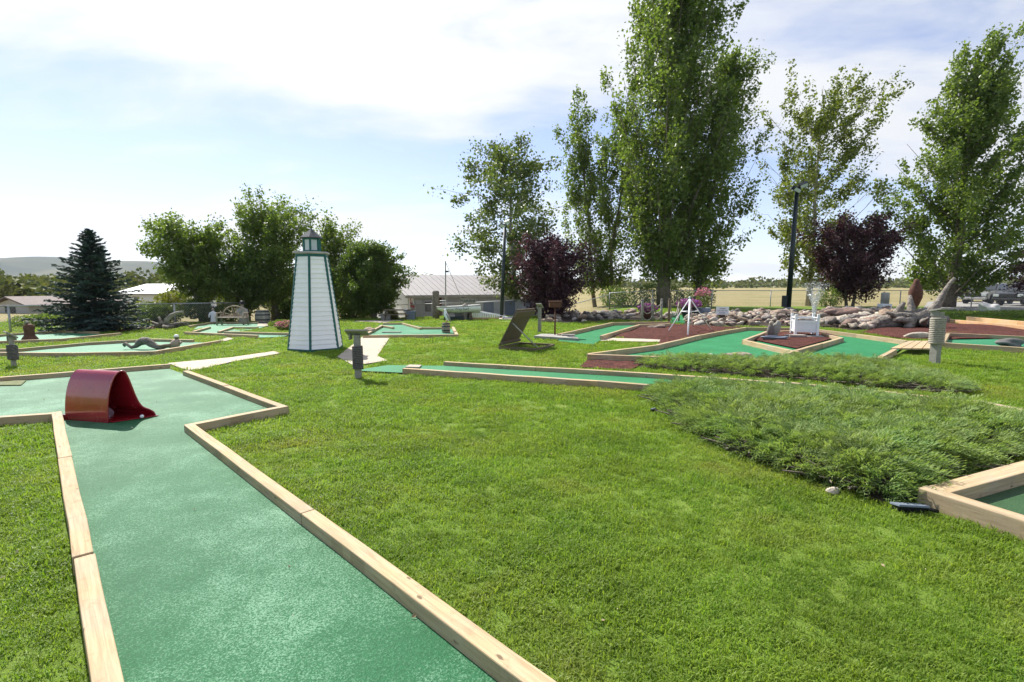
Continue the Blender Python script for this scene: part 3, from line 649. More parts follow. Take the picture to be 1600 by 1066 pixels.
def planter():
    c = G(1256, 524.5, .06); t = thing('planter_box', 'white panelled wooden planter box in the mulch island', 'planter', c, R(-18)); s, h = .29, .62
    for x in (-s, s):
        for y in (-s, s): MB().box((x, y, h / 2 + .02), (.07, .07, h + .04)).build('corner_post', M['white_paint'], t, bevel=.008)
    for (ax, sg) in ((0, -1), (1, 1), (0, 1), (1, -1)):
        for z, hh in ((.545, .03), (.44, .06), (.15, .05)):
            MB().box((0, sg * s, z) if ax == 0 else (sg * s, 0, z), (2 * s - .07, .035, hh) if ax == 0 else (.035, 2 * s - .07, hh)).build('rail', M['white_paint'], t, bevel=.004)
        MB().box((0, sg * (s - .012), .295) if ax == 0 else (sg * (s - .012), 0, .295), (2 * s - .07, .02, .23) if ax == 0 else (.02, 2 * s - .07, .23)).build('panel', M['white_paint'], t, bevel=.004)
    MB().box((0, 0, .33), (2 * s - .1, 2 * s - .1, .3)).build('liner', M['black'], t)
    MB().tube([(s + .03, -.05, .5), (s + .05, -.05, .42), (s + .04, -.06, .30), (s + .05, -.02, .24)], .022, 6).build('strap', M['black'], t)
planter()
t = thing('slab_stack', 'pale stone slabs stacked under the white planter', 'slabs', G(1250, 531))
for k, (x, y, z, a, b) in enumerate([(-.28, 0, .05, .42, .3), (.1, -.05, .05, .3, .28), (-.1, .05, .115, .5, .3), (.5, .15, .07, .5, .22)]): MB().box((x, y, z), (a, b, .06)).build('slab', M['pale_rock' if k < 3 else 'grey_plank'], t, bevel=.012)
m = MB(); rs = random.Random(4)
for k in range(4): m.tube([((.30 + .02 * k) * math.cos(a), (.15 + .015 * k) * math.sin(a), .06 + .012 * k + .01 * math.sin(3 * a + k)) for a in np.linspace(0, 6.28, 28)], .016, 6)
single('garden_hose', 'coil of dark grey hose lying in the mulch island', 'hose', m, M['blue_grey'], G(1210, 532, .06))
t = thing('standing_stones', 'pair of upright grey green stones beside the hose coil', 'stones', G(1208, 527, .05))
MB().blob((-.08, 0, .2), (.09, .08, .22), 11, .2).build('stone', M['rock'], t); MB().blob((.1, .02, .22), (.12, .09, .26), 12, .22).build('stone', M['grey_wood'], t); MB().blob((-.08, -.02, .42), (.07, .06, .06), 13, .1).build('head_stone', M['pale_rock'], t)
def fountain():
    c = G(1270, 519); t = thing('fountain', 'white water spray rising from the fountain behind the planter', 'fountain', c); rng = np.random.default_rng(5)
    t0 = NT('water_spray'); t0.set((.85, .88, .9), .15, .5); t0.p.inputs['Transmission Weight'].default_value = .55; t0.p.inputs['IOR'].default_value = 1.33; M['water'] = t0.m
    m = MB()
    for k in range(9):
        a = k * .7; l = .18 + .14 * rng.random(); m.tube([(l * s * math.cos(a), l * s * math.sin(a), .45 + 1.15 * s - .25 * s * s) for s in np.linspace(0, 1, 8)], [.006 - .004 * s for s in np.linspace(0, 1, 8)], 5)
    m.build('jet', M['water'], t)
    n = 1500; s = rng.random(n); a = rng.random(n) * 6.28; rr = (.05 + .5 * np.maximum(0, s - .25)) * np.sqrt(rng.random(n)) * 1.1; C = np.stack([rr * np.cos(a), rr * np.sin(a), .5 + 1.25 * s ** .8 - rr * .3], 1)
    link('droplets', leaf_mesh('droplets', C, np.full(n, .026), M['water'], rng, 1., .4), t)['kind'] = 'stuff'
    MB().lathe([(.16, 0), (.18, .3), (.14, .42), (.10, .42), (.08, .35)], (0, 0, 0), 12).build('basin', M['dark_rock'], t)
fountain()
# ------------------------------------------------------------------ rocks
RV = []
for k in range(7):
    mb = MB(); mb.blob((0, 0, 0), (1, .78, .62), 40 + k, .34, 2, 2.3); me = mb.mesh('rock'); RV.append(me)
RM = [M['rock'], M['pale_rock'], M['pale_rock'], M['rock']]; rr_ = random.Random(8)
RME = {}
def rock_obj(name, loc, s, mi, rnd, label=None, group=None, flat=1., parent=None):
    v = rnd.randrange(7); key = (v, mi)
    if key not in RME: me = RV[v].copy(); me.materials.append(mi); RME[key] = me
    o = bpy.data.objects.new(name, RME[key]); COL.objects.link(o); o.location = loc; o.rotation_euler = (rnd.uniform(-.25, .25), rnd.uniform(-.25, .25), rnd.uniform(0, 6.3)); o.scale = (s, s * rnd.uniform(.8, 1.1), s * rnd.uniform(.75, 1.05) * flat)
    if label: tag(o, label, 'rock', group)
    return o
def rock_bank(poly_px, n, quota, label, group, smin, smax, rise, seed):
    P = np.array([tuple(G(x, y))[:2] for x, y in poly_px]); rnd = random.Random(seed); mask([tuple(p) for p in P], 0); placed = []; tries = 0
    lo, hi = P.min(0), P.max(0); yc = P[:, 1].mean()
    while len(placed) < n and tries < 40000:
        tries += 1; x, y = rnd.uniform(lo[0], hi[0]), rnd.uniform(lo[1], hi[1])
        if not pip(np.array([[x, y]]), P)[0]: continue
        s = rnd.uniform(smin, smax) * rnd.choice((.75, 1, 1, 1.25)); back = (y - lo[1]) / (hi[1] - lo[1])
        if any((x - a) ** 2 + (y - b) ** 2 < ((s + q) * .62) ** 2 for a, b, q in placed): continue
        placed.append((x, y, s))
    placed.sort(key=lambda p: -p[2] / p[1]); rest = MB()
    for i, (x, y, s) in enumerate(placed):
        z = Hf(x, y) + rise * math.sin(min(1, (y - lo[1]) / (hi[1] - lo[1]) * 1.3 + .08) * math.pi * .5)
        if i < quota: rock_obj('rock', (x, y, z + s * .30), s, rnd.choice(RM), rnd, label, group)
        else: rest.blob((x, y, z + s * .30), (s, s * rnd.uniform(.65, .85), s * rnd.uniform(.5, .65)), i, .34, 2, 2.3)
    tag(rest.build('small_rocks', M['pale_rock']), 'smaller stones filling the gaps, ' + label.split(' in the ')[-1], 'rocks', kind='stuff')
    m = sheet('rock_bed', [tuple(p) for p in P], .01, M['soil'], kind='structure'); return len(placed)
def pip(Q, P):
    x, y = Q[:, 0], Q[:, 1]; ins = np.zeros(len(Q), bool); j = len(P) - 1
    for i in range(len(P)):
        a, b = P[i], P[j]; c_ = ((a[1] > y) != (b[1] > y)) & (x < (b[0] - a[0]) * (y - a[1]) / (b[1] - a[1] + 1e-12) + a[0]); ins ^= c_; j = i
    return ins
rock_bank([(848, 504), (905, 504.5), (958, 501), (1046, 500.5), (1060, 494), (1000, 491), (880, 492), (846, 497)], 165, 100, 'pale river rock in the long border left of the rope fence', 'rocks left of the rope fence', .11, .23, .16, 1)
rock_bank([(1062, 507), (1110, 511.5), (1160, 510.5), (1232, 511), (1275, 511), (1290, 495), (1240, 492), (1140, 496), (1100, 496), (1080, 500)], 195, 115, 'river rock in the border behind the big green', 'rocks behind the big green', .10, .21, .2, 2)
rock_bank([(1280, 512), (1345, 518), (1385, 512), (1412, 503), (1395, 494), (1300, 492), (1284, 497)], 125, 75, 'rounded brown rock in the pile left of the driftwood', 'rocks left of the driftwood', .11, .26, .3, 3)
def lone(name, px, py, rad, mat, label, seed, dz=0., amp=.2, cat='rock'):
    m = MB(); m.blob((0, 0, rad[2] * .6), rad, seed, amp * 1.3, 3, 2.2, flat=-rad[2] * .6); return single(name, label, cat, m, M[mat], G(px, py, dz))
lone('rock', 1151, 559, (.32, .14, .075), 'pale_rock', 'long flat pinkish rock lying on the bright green felt', 31, .03, .12)
lone('rock', 577, 520.5, (.16, .12, .11), 'rock', 'round grey rock at the corner of the small felt lane', 32, .03)
lone('rock', 1437, 530, (.42, .22, .14), 'pale_rock', 'tan wedge shaped rock beside the board bridge', 33, 0)
lone('rock', 1577, 541, (.30, .17, .10), 'dark_rock', 'dark flat rock on the felt lane at the right edge', 34, .03)
lone('boulder', 1545, 488, (.5, .35, .34), 'white_rock', 'large white boulder on the grass before the parked trucks', 35)
lone('boulder', 1312, 494, (.62, .32, .22), 'rock', 'long grey boulder topping the rock pile behind the planter', 36, .3, .22)
lone('boulder', 1218, 493, (.38, .26, .2), 'rock', 'reddish brown boulder near the base of the right light pole', 37, .2)
lone('stone', 1300, 773, (.045, .03, .03), 'pale_rock', 'small pinkish stone at the front edge of the juniper', 38, 0)
lone('stone', 1134, 703, (.022, .018, .016), 'pale_rock', 'tiny white pebble at the left edge of the juniper', 39, 0)
lone('ornament', 1028, 513, (.26, .12, .09), 'rock', 'low grey stone animal ornament in the mulch bed', 41, .03, .35, 'ornament')
m = MB(); m.lathe([(.055, 0), (.055, .012), (.04, .016)], (0, 0, 0), 14); single('hole_cup', 'white cup ring in the bright green felt', 'golf cup', m, M['white_paint'], G(1110, 554, .035))
m = MB(); m.box((0, 0, .01), (.6, .22, .02)); single('rubber_mat', 'thin grey mat on the small felt lane', 'mat', m, M['dark_rock'], G(612, 519.5, .035))
# solar lamps in front of the juniper
def solar(px, py, s, label, rz):
    t = thing('solar_lamp', label, 'lamp', G(px, py), rz)
    MB().box((0, 0, .05), (s, s * .6, .015), Matrix.Rotation(R(-14), 3, 'X')).build('solar_panel', M['blue_grey'], t, bevel=.003); MB().box((0, .01, .025), (s * .9, s * .4, .04)).build('body', M['black'], t, bevel=.004)
    MB().tube([(s * .45, 0, .03), (s * .9, -.02, .025)], .012, 6).build('spike', M['black'], t)
solar(1420, 800, .19, 'flat black solar lamp beside the lower right timber corner', R(-8)); solar(1021, 645, .07, 'tiny black solar lamp at the left tip of the juniper', R(40))
# ------------------------------------------------------------------ big driftwood, metal eagle, markers
def rootpts(p0, d, n, step, seed, curl=.35, droop=0):
    rnd = random.Random(seed); p = Vector(p0); d = Vector(d).normalized(); out = [p.copy()]
    for k in range(n):
        d = (d + Vector((rnd.uniform(-1, 1), rnd.uniform(-1, 1), rnd.uniform(-1, 1) - droop)) * curl).normalized(); p = p + d * step; out.append(p.copy())
    return out
def driftwood(px, py, label, parts, s, mat='driftwood', rz=0):
    t = thing('driftwood', label, 'driftwood', G(px, py), rz)
    for k, (p, d, n, st, r0, r1, cu) in enumerate(parts):
        pts = rootpts(Vector(p) * s, d, n, st * s, 70 + k + int(px), cu); rad = [(r0 + (r1 - r0) * i / n) * s * random.Random(k * 31 + i).uniform(.8, 1.2) for i in range(n + 1)]
        MB().tube(pts, rad, 9).build('root' if k else 'trunk', M[mat], t)
driftwood(1424, 513, 'big grey driftwood stump with upright spikes behind the mulch', [((.3, 0, .25), (-1, .1, -.02), 7, .26, .38, .16, .14), ((.2, -.1, .3), (-1, -.15, .12), 6, .2, .2, .06, .15), ((.55, 0, .35), (.12, 0, 1), 6, .25, .17, .05, .22), ((.0, .05, .4), (.25, 0, 1), 4, .18, .15, .06, .2), ((-.45, .1, .4), (.3, 0, 1), 3, .17, .14, .07, .2),
   ((.4, 0, .3), (.8, -.2, -.1), 3, .22, .22, .1, .3), ((-.2, -.2, .25), (-.3, -.6, -.3), 3, .2, .2, .08, .3), ((.2, -.1, .35), (-.9, -.3, .25), 4, .17, .14, .05, .2), ((-.6, -.1, .18), (-1, -.2, -.05), 5, .16, .2, .08, .2), ((-.2, -.25, .3), (-1, -.35, .1), 6, .19, .15, .04, .28), ((.1, -.3, .2), (-.6, -.7, -.02), 5, .16, .14, .04, .3), ((-.5, -.2, .3), (-.9, -.1, .3), 5, .15, .12, .03, .3), ((.3, -.25, .15), (.5, -.8, -.05), 4, .15, .13, .04, .3), ((.35, -.2, .3), (.2, -.8, -.2), 3, .18, .17, .07, .3)], 1.1)
m = MB(); m.lathe([(.05, 0), (.16, .18), (.27, .5), (.28, .75), (.2, 1.0), (.13, 1.12), (.12, 1.22), (.05, 1.3)], (0, 0, .55), 14, 1, .8); m.tube([(0, 0, 0), (0, 0, .7)], .06, 6); single('metal_bird', 'rusty brown metal bird shape perched behind the driftwood', 'sculpture', m, M['rust'], G(1427, 503))
driftwood(257, 515, 'bleached antler shaped driftwood on the left mulch strip', [((0, 0, .15), (.3, 0, .6), 3, .12, .12, .05, .05), ((0, 0, .15), (-1, -.1, -.05), 4, .15, .14, .05, .3), ((0, 0, .12), (1, .1, .05), 6, .16, .13, .05, .12), ((-.1, 0, .15), (-.4, 0, .9), 3, .12, .1, .03, .2), ((.1, -.1, .1), (.5, -.5, .1), 4, .14, .1, .04, .25), ((-.2, 0, .12), (-.6, .2, .5), 3, .12, .1, .03, .3), ((.2, 0, .12), (.9, -.2, .1), 5, .16, .09, .03, .2)], 1.0)
t = bpy.data.objects['driftwood.001']
MB().tube([(.05, 0, .2), (.12, 0, .38), (.3, 0, .55), (.55, 0, .66), (.78, 0, .7)], [.1, .09, .075, .055, .03], 8).build('root', M['pale_bark'], t)
t = thing('stone_marker', 'grey concrete cylinder on a white block behind the rocks', 'marker', G(1381, 492)); MB().box((0, 0, .3), (.52, .4, .6)).build('block', M['white_paint'], t, bevel=.01); MB().lathe([(.2, .6), (.2, 1.15), (.17, 1.2)], (0, 0, 0), 14).build('cylinder', M['grey_plank'], t)
# sculptures on the left greens
t = thing('driftwood_sculpture', 'grey driftwood serpent arching over the left green felt', 'sculpture', G(225, 546, .03)); k_ = G(225, 546).y / 800
def pp(x, z): return ((x - 225) * k_, 0, z * k_)
MB().tube([pp(196, 4), pp(194.5, 7), pp(197, 9), pp(201, 6.5), pp(206, 3), pp(213, 5), pp(218, 10), pp(224, 13), pp(231, 13), pp(238, 8), pp(246, 3.5), pp(256, 2.6)], [.02, .035, .04, .035, .04, .05, .08, .10, .095, .085, .06, .04], 9).build('body', M['driftwood'], t)
MB().tube([pp(246, 5), pp(252, 4), pp(258, 5), pp(266, 6)], [.04, .05, .055, .04], 8).build('limb', M['brown_wood'], t)
t = thing('carved_figure', 'carved wooden bust with a pale cap on the left green', 'sculpture', G(274, 543.5, .03)); 
MB().loft([[(.13 * sx * math.cos(a) + ox, .1 * sx * math.sin(a), z) for a in np.linspace(0, 5.6, 9)] for z, sx, ox in ((0, .9, -.03), (.07, 1, -.01), (.14, .95, .02), (.19, .7, .04), (.215, .35, .045))]).build('torso', M['old_timber'], t)
MB().blob((.045, 0, .255), (.055, .055, .05), 3, .08).build('head', M['brown_wood'], t); MB().lathe([(.058, .27), (.055, .3), (.035, .325), (.008, .333)], (.045, 0, 0), 12).build('cap', M['white_paint'], t)
MB().tube([(.1, -.02, .17), (.17, -.04, .12), (.2, -.03, .15)], [.03, .025, .018], 7).build('arm', M['old_timber'], t)
t = thing('stump_carving', 'dark brown stump with a small knob on the far left felt', 'stump', G(47, 530.5, .03))
MB().lathe([(.2, 0), (.18, .05), (.13, .12), (.12, .25), (.14, .34), (.12, .42), (.05, .46)], (0, 0, 0), 12).build('stump', M['rust'], t); MB().blob((-.05, 0, .5), (.05, .045, .05), 5, .1).build('knob', M['driftwood'], t)
# ------------------------------------------------------------------ wagon wheel bench, figures, barrel
def bench():
    a, b = G(341, 509.5), G(379, 509.5); c = (a + b) / 2; W = (b - a).length; t = thing('wagon_wheel_bench', 'brown bench with half wagon wheel back left of the lighthouse', 'bench', c); mt = M['old_timber']
    for x in (-W / 2, W / 2):
        for y in (0, .38): MB().tube([(x, y, 0), (x, y, .55 if y == 0 else .5)], .035, 7).build('leg', mt, t)
    for k in range(4): MB().box((0, .03 + .11 * k, .36), (W + .1, .09, .035)).build('seat_slat', mt, t, bevel=.004)
    r = W * .46; pts = [(r * math.cos(an), .42, .4 + r * .85 * math.sin(an)) for an in np.linspace(0, math.pi, 17)]
    MB().tube(pts, .03, 7).build('wheel_rim', mt, t)
    for an in np.linspace(.35, math.pi - .35, 6): MB().tube([(0, .42, .42), (r * math.cos(an), .42, .4 + r * .85 * math.sin(an))], .016, 6).build('spoke', mt, t)
    MB().box((0, .42, .41), (W, .04, .06)).build('back_rail', mt, t)
    for x in (-W / 2, W / 2): MB().box((x, .2, .55), (.06, .44, .035)).build('arm_rest', mt, t, bevel=.004)
bench()
def figure(px, py, label, H_, coat, hat):
    t = thing('garden_figure', label, 'garden statue', G(px, py)); s = H_ / 1.0
    ring = lambda z, rx, ry: [(rx * s * math.cos(a), ry * s * math.sin(a), z * s) for a in np.linspace(0, 5.71, 11)]
    MB().loft([ring(0, .17, .13), ring(.1, .19, .15), ring(.3, .16, .13), ring(.5, .15, .11), ring(.64, .19, .11), ring(.72, .17, .09), ring(.77, .07, .06), ring(.81, .06, .055)]).build('body', coat, t)
    for sx in (-1, 1): MB().tube([(.17 * sx * s, 0, .69 * s), (.23 * sx * s, -.03 * s, .52 * s), (.2 * sx * s, -.13 * s, .4 * s)], [.055 * s, .05 * s, .035 * s], 8).build('arm', coat, t)
    MB().blob((0, 0, .88 * s), (.085 * s, .09 * s, .1 * s), 2, .05).build('head', M['pale_rock'], t)
    if hat: MB().lathe([(.19 * s, .92 * s), (.18 * s, .94 * s), (.10 * s, .95 * s), (.10 * s, 1.04 * s), (.05 * s, 1.07 * s)], (0, 0, 0), 12).build('hat', M['black'], t)
figure(334, 506, 'small white garden statue beside the left end of the bench', .75, M['white_paint'], False)
figure(380, 506.5, 'grey coated garden figure with dark hat at the bench end', 1.0, M['grey_plank'], True)
def barrel(px, py, r, h, label, name='barrel', mat='grey_wood', group=None):
    t = thing(name, label, 'barrel', G(px, py), 0, group); prof = [(r * (.82 + .18 * math.sin(math.pi * k / 8)), h * k / 8) for k in range(9)]
    n = 16
    for k in range(n):
        a0, a1 = 2 * math.pi * k / n + .012, 2 * math.pi * (k + 1) / n - .012
        m = MB(); m.loft([[(q * math.cos(a0), q * math.sin(a0), z), (q * math.cos(a1), q * math.sin(a1), z), ((q - .02) * math.cos(a1), (q - .02) * math.sin(a1), z), ((q - .02) * math.cos(a0), (q - .02) * math.sin(a0), z)] for q, z in prof], False); m.build('stave', M[mat], t)
    for z in (.08, .32, .68, .92):
        q = r * (.82 + .18 * math.sin(math.pi * z)) + .004; MB().lathe([(q, z * h - h * .045), (q + .005, z * h - h * .04), (q + .005, z * h + h * .04), (q, z * h + h * .045)], (0, 0, 0), 20).build('hoop', M['metal_dark'], t)
    MB().lathe([(r * .8, h * .95), (r * .8, h * .955)], (0, 0, 0), 16).build('lid', M[mat], t); return t
barrel(411, 506, .33, .62, 'weathered grey barrel with dark hoops behind the bench lane')
barrel(697, 521.5, .14, .36, 'small grey keg carrying the gull on the small felt lane', 'keg', 'old_timber')
t = thing('gull_statue', 'white and grey gull statue perched on the small keg', 'statue', G(697, 521.5) + Vector((0, 0, .36))); 
ring = lambda c, rx, rz: [(c[0] + rx * math.cos(a) * .8, c[1] + rx * math.sin(a), c[2] + rz * math.cos(a) * .3) for a in np.linspace(0, 5.6, 9)]
MB().loft([ring((.09, 0, .05), .02, .02), ring((.06, 0, .12), .06, .05), ring((.02, 0, .22), .085, .06), ring((-.01, 0, .31), .07, .05), ring((-.02, 0, .38), .045, .03), ring((-.025, 0, .42), .045, .03), ring((-.03, 0, .455), .02, .02)]).build('body', M['white_paint'], t)
for sy in (-1, 1): MB().loft([[(.02, sy * .07, .30), (.05, sy * .085, .3), (.05, sy * .075, .28), (.02, sy * .06, .28)], [(.06, sy * .085, .18), (.12, sy * .09, .18), (.11, sy * .075, .15), (.06, sy * .07, .15)], [(.15, sy * .03, .04), (.17, sy * .03, .03), (.17, sy * .02, .02), (.15, sy * .02, .02)]]).build('wing', M['grey_plank'], t)
MB().tube([(-.05, 0, .425), (-.11, 0, .41)], [.018, .004], 6).build('beak', M['orange_timber'], t); MB().tube([(.02, 0, 0), (.02, 0, .1)], .02, 6).build('leg', M['orange_timber'], t)
# ------------------------------------------------------------------ buildings
M['grey_wall'] = plain('grey_wall', (.36, .37, .375), .75, .1, 3, .15); M['roof_metal'] = plain('roof_metal', (.36, .34, .335), .55, .08, 2, .05)
M['cream_wall'] = plain('cream_wall', (.50, .47, .42), .8, .1, 3, .2); M['brown_roof'] = plain('brown_roof', (.16, .13, .12), .85, .2, 6, .3); M['mural_red'] = plain('mural_red', (.42, .06, .06), .7)
M['window'] = plain('window', (.035, .042, .05), .1, .2, 3, .02, spec=.6)
def gable(label, A, B, depth, ze, zr, zb, wall, roof, over=.35, ribs=0, name='building'):
    # A, B: left and right front corners (x, y); the ridge runs along A-B
    A, B = Vector((*A, 0)), Vector((*B, 0)); u = (B - A).normalized(); n = Vector((-u.y, u.x, 0)); L = (B - A).length
    t = thing(name, label, 'building', (A.x, A.y, zb), math.atan2(u.y, u.x)); ze, zr = ze - zb, zr - zb; q = Vector
    MB().prism([(0, 0, -.6), (0, depth, -.6), (0, depth, ze), (0, depth / 2, zr - .05), (0, 0, ze)], (L, 0, 0)).build('wall', wall, t)
    sl = (zr - ze) / (depth / 2); rf = None
    for s in (0, 1):
        f = (lambda x, y, z: (x, y, z)) if s == 0 else (lambda x, y, z: (x, depth - y, z))
        p = [f(-over, -over, ze - sl * over + .02), f(L + over, -over, ze - sl * over + .02), f(L + over, depth / 2, zr + .02), f(-over, depth / 2, zr + .02)]
        m = MB(); m.prism(p, (0, 0, .07)); rf = m.build('roof', roof, t)
        if s == 0 and ribs:
            for k in range(ribs):
                x = -over + (L + 2 * over) * (k + .5) / ribs; MB().beam((x, -over, ze - sl * over + .1), (x, depth / 2, zr + .1), .035, .03).build('roof_rib', roof, t)
    MB().beam((-over, -over - .02, ze - sl * over + .0), (L + over, -over - .02, ze - sl * over + .0), .04, .14).build('fascia', M['grey_plank'], t)
    return t
a, b = D(638, 459, 30.2), D(850, 461, 35); zb = -1.35
bt = gable('long low grey building with pinkish metal roof beyond the lawn', (a.x, a.y), (b.x, b.y), 7, 1.02, 2.2, zb, M['grey_wall'], M['roof_metal'], .3, 26)
def wl(px): # distance along the front wall of the long building for a pixel column
    d = ray(px, 470); u = Vector((b.x - a.x, b.y - a.y)).normalized(); k = d.x / d.y; s = (k * a.y - a.x) / (u.x - k * u.y); return s
def wz(px, py): s = wl(px); y = a.y + (b.y - a.y) * s / math.hypot(b.x - a.x, b.y - a.y); return D(px, py, y).z - zb
def panel(name, px0, px1, py0, py1, mat, off=.02, th=.03):
    x0, x1 = wl(px0), wl(px1); z0, z1 = wz(px0, py1), wz(px0, py0); MB().box(((x0 + x1) / 2, -off, (z0 + z1) / 2), (x1 - x0, th, z1 - z0)).build(name, mat, bt)
panel('corner_board', 638.5, 640.5, 459, 500, M['white_paint'], .02, .05); MB().prism([(-.03, .0, -.5), (-.03, 7, -.5), (-.03, 7, 1.02 - zb), (-.03, 3.5, 2.13 - zb), (-.03, 0, 1.02 - zb)], (.02, 0, 0)).build('end_wall', M['white_paint'], bt); panel('window', 664, 673, 471, 487, M['window']); panel('window_trim', 663, 674, 470, 471, M['white_paint'], .04)
panel('door', 676, 690, 461, 500, M['rust'], .015); panel('wall_lamp', 720, 724, 463, 465.5, M['black'], .1, .12)
# painted bird on the wall
mk = lambda pts: [(wl(x), -.012, wz(x, y)) for x, y in pts]
MB().prism(mk([(640, 463), (643, 463), (645, 470), (643, 476), (646, 480), (641, 480), (640, 470)]), (0, -.006, 0)).build('mural_red', M['mural_red'], bt)
MB().prism(mk([(641.5, 471), (642, 467), (644, 465.5), (646, 467), (646.5, 472), (649, 477), (646, 477), (644, 472), (644, 468.5), (643, 469), (643, 474)]), (0, -.012, 0)).build('mural_bird', M['white_paint'], bt)
MB().prism(mk([(643, 477), (649, 477), (650, 481), (644, 481)]), (0, -.014, 0)).build('mural_red', M['mural_red'], bt)
for k in range(4): MB().prism(mk([(648 + k * .5, 469 + k * 1.6), (659, 469.6 + k * 1.6), (659, 470.2 + k * 1.6), (648 + k * .5, 469.6 + k * 1.6)]), (0, -.006, 0)).build('mural_line', M['white_paint'], bt)
st = thing('name_board', 'grey board with dark letters above the boat', 'sign', (0, 0, 0)); p = D(731, 470.5, 27.6); st.location = (p.x, p.y, Hf(p.x, p.y)); k_ = p.y / 800
for s in (-1, 1): MB().box((s * 9 * k_, .03, (p.z - st.location.z) / 2), (.05, .03, p.z - st.location.z)).build('stake', M['grey_wood'], st)
MB().box((0, 0, p.z - st.location.z), (24 * k_, .03, 7 * k_)).build('board', M['grey_plank'], st); text('MARINA', 6.2 * k_, M['black'], st, (0, -.02, p.z - st.location.z), (R(90), 0, 0))
sw = thing('screen_wall', 'low blue grey panel wall with a white rail beside the purple tree', 'wall', G(740, 500)); p0, p1 = D(738, 473, 28.3), D(838, 467, 28.9); sw.location = (p0.x, p0.y, Hf(p0.x, p0.y) - .2)
for k in range(6):
    q0, q1 = p0.lerp(p1, k / 6), p0.lerp(p1, (k + .985) / 6); z = sw.location.z; MB().prism([(q0.x, q0.y, z), (q1.x, q1.y, z), (q1.x, q1.y, q1.z), (q0.x, q0.y, q0.z)], (0, .05, 0)).build('panel', M['blue_grey'] if k % 2 else M['grey_wall'], sw, True)
MB().tube([p0, p1], .03, 6).build('rail', M['white_paint'], sw, True)
# sheds and houses on the left
a2, b2 = D(-40, 470, 36), D(70, 470, 40); z_ = Hf(a2.x, a2.y)
def side_gable(label, pxl, pxr, ridge_y, eave_y, d, length, wall, roof, name='shed', rz=0, door=None):
    # gable end faces the camera
    A, B = D(pxl, eave_y, d), D(pxr, eave_y, d); r = D((pxl + pxr) / 2, ridge_y, d); zb = Hf(r.x, d) - .3; t = thing(name, label, 'building', (r.x, d, zb), R(rz)); w = (B.x - A.x) / 2; ze, zr = A.z - zb, r.z - zb
    MB().prism([(-w, 0, 0), (w, 0, 0), (w, 0, ze), (0, 0, zr - .06), (-w, 0, ze)], (0, length, 0)).build('wall', wall, t); o = .35; sl = (zr - ze) / w
    for s in (-1, 1): MB().prism([(0, -o, zr), (s * (w + o), -o, ze - sl * o), (s * (w + o), -o, ze - sl * o + .1), (0, -o, zr + .1)], (0, length + 2 * o, 0)).build('roof', roof, t)
    if door: MB().box((door[0] * w, -.01, ze * .42), (door[1] * w, .06, ze * .8)).build('doorway', M['black'], t)
    return t
side_gable('small beige shed with brown gable roof beyond the left fence', -28, 62, 465.5, 476, 36, 6, M['cream_wall'], M['brown_roof'], door=(-.1, .62, 2.3), rz=-22)
h1 = gable('white roofed house behind the spruce on the left', (D(188, 458, 52).x, 52), (D(252, 458, 50).x, 50), 6, D(200, 457.5, 52).z, D(200, 445, 54.5).z, Hf(-38, 52) , M['white_paint'], M['white_paint'], .5, name='house')
Lh = (D(252, 458, 50) - D(188, 458, 52)).length
for x, w, z0, z1 in ((.40, .35, .3, 1.3), (.78, .3, .9, 2.2), (.9, .25, .9, 2.2)):
    zt = D(200, 457.5, 52).z - Hf(-38, 52); MB().box((x * Lh, -.02, zt - .15 - (z0 + z1) / 2), (w * 1.6, .06, z1 - z0)).build('window', M['window'], h1)
    MB().box((x * Lh, -.01, zt - .15 - (z0 + z1) / 2), (w * 1.6 + .2, .05, z1 - z0 + .2)).build('window_frame', M['cream_wall'], h1)
# ------------------------------------------------------------------ boat display
def boat():
    c = G(715, 500); d = c.y; k = d / 800; t = thing('boat', 'small white display boat with a mast on the far lawn', 'boat', c, R(6)); X = lambda px: (px - 715) * k
    rings = []
    for px, w, zt, zb_ in ((683, .03, 20.5, 17), (690, .22, 20.4, 13.5), (700, .36, 20.8, 11), (715, .44, 21.5, 10), (730, .46, 22.3, 10.5), (745, .42, 23.2, 11.5), (751, .38, 23.6, 12.5)):
        zt, zb_ = zt * k, zb_ * k; rings.append([(X(px), y * w, z) for y, z in ((-1, zt), (-.93, (zt + zb_) / 2), (-.62, zb_ + .06), (0, zb_), (.62, zb_ + .06), (.93, (zt + zb_) / 2), (1, zt))])
    hull = MB(); hull.loft(rings); h = hull.build('hull', M['white_paint'], t)
    g = MB(); g.tube([r[0] for r in rings], .025, 6); g.tube([r[-1] for r in rings], .025, 6); g.build('gunwale', M['grey_plank'], t)
    z0 = 17.2 * k; text('Station Way Surf', 5.6 * k, M['black'], t, (X(713), -.485, z0), (R(84), R(-1.8), R(1)))
    MB().tube([(X(697), 0, 14 * k), (X(697.3), 0, 91 * k)], .03, 6).build('mast', M['grey_wood'], t); MB().tube([(X(697.3), 0, 90 * k), (X(721), 0, 34 * k)], .012, 5).build('stay', M['grey_wood'], t)
    MB().box((X(699.5), 0, 75 * k), (.16, .08, .07)).build('mast_lamp', M['black'], t)
    MB().tube([(X(688), -.2, 30 * k), (X(697), -.2, 30.5 * k)], .015, 5).build('boom', M['white_paint'], t)
    for px in (700, 735): MB().box((X(px), 0, 5.5 * k), (.12, .7, 11 * k)).build('cradle', M['brown_wood'], t)
    MB().box((X(716), 0, 3 * k), (1.3, .5, 6 * k)).build('cradle_base', M['metal_dark'], t)
    return d
bd = boat()
def on(px, py, name, label, cat, group=None): return thing(name, label, cat, G(px, py), 0, group)
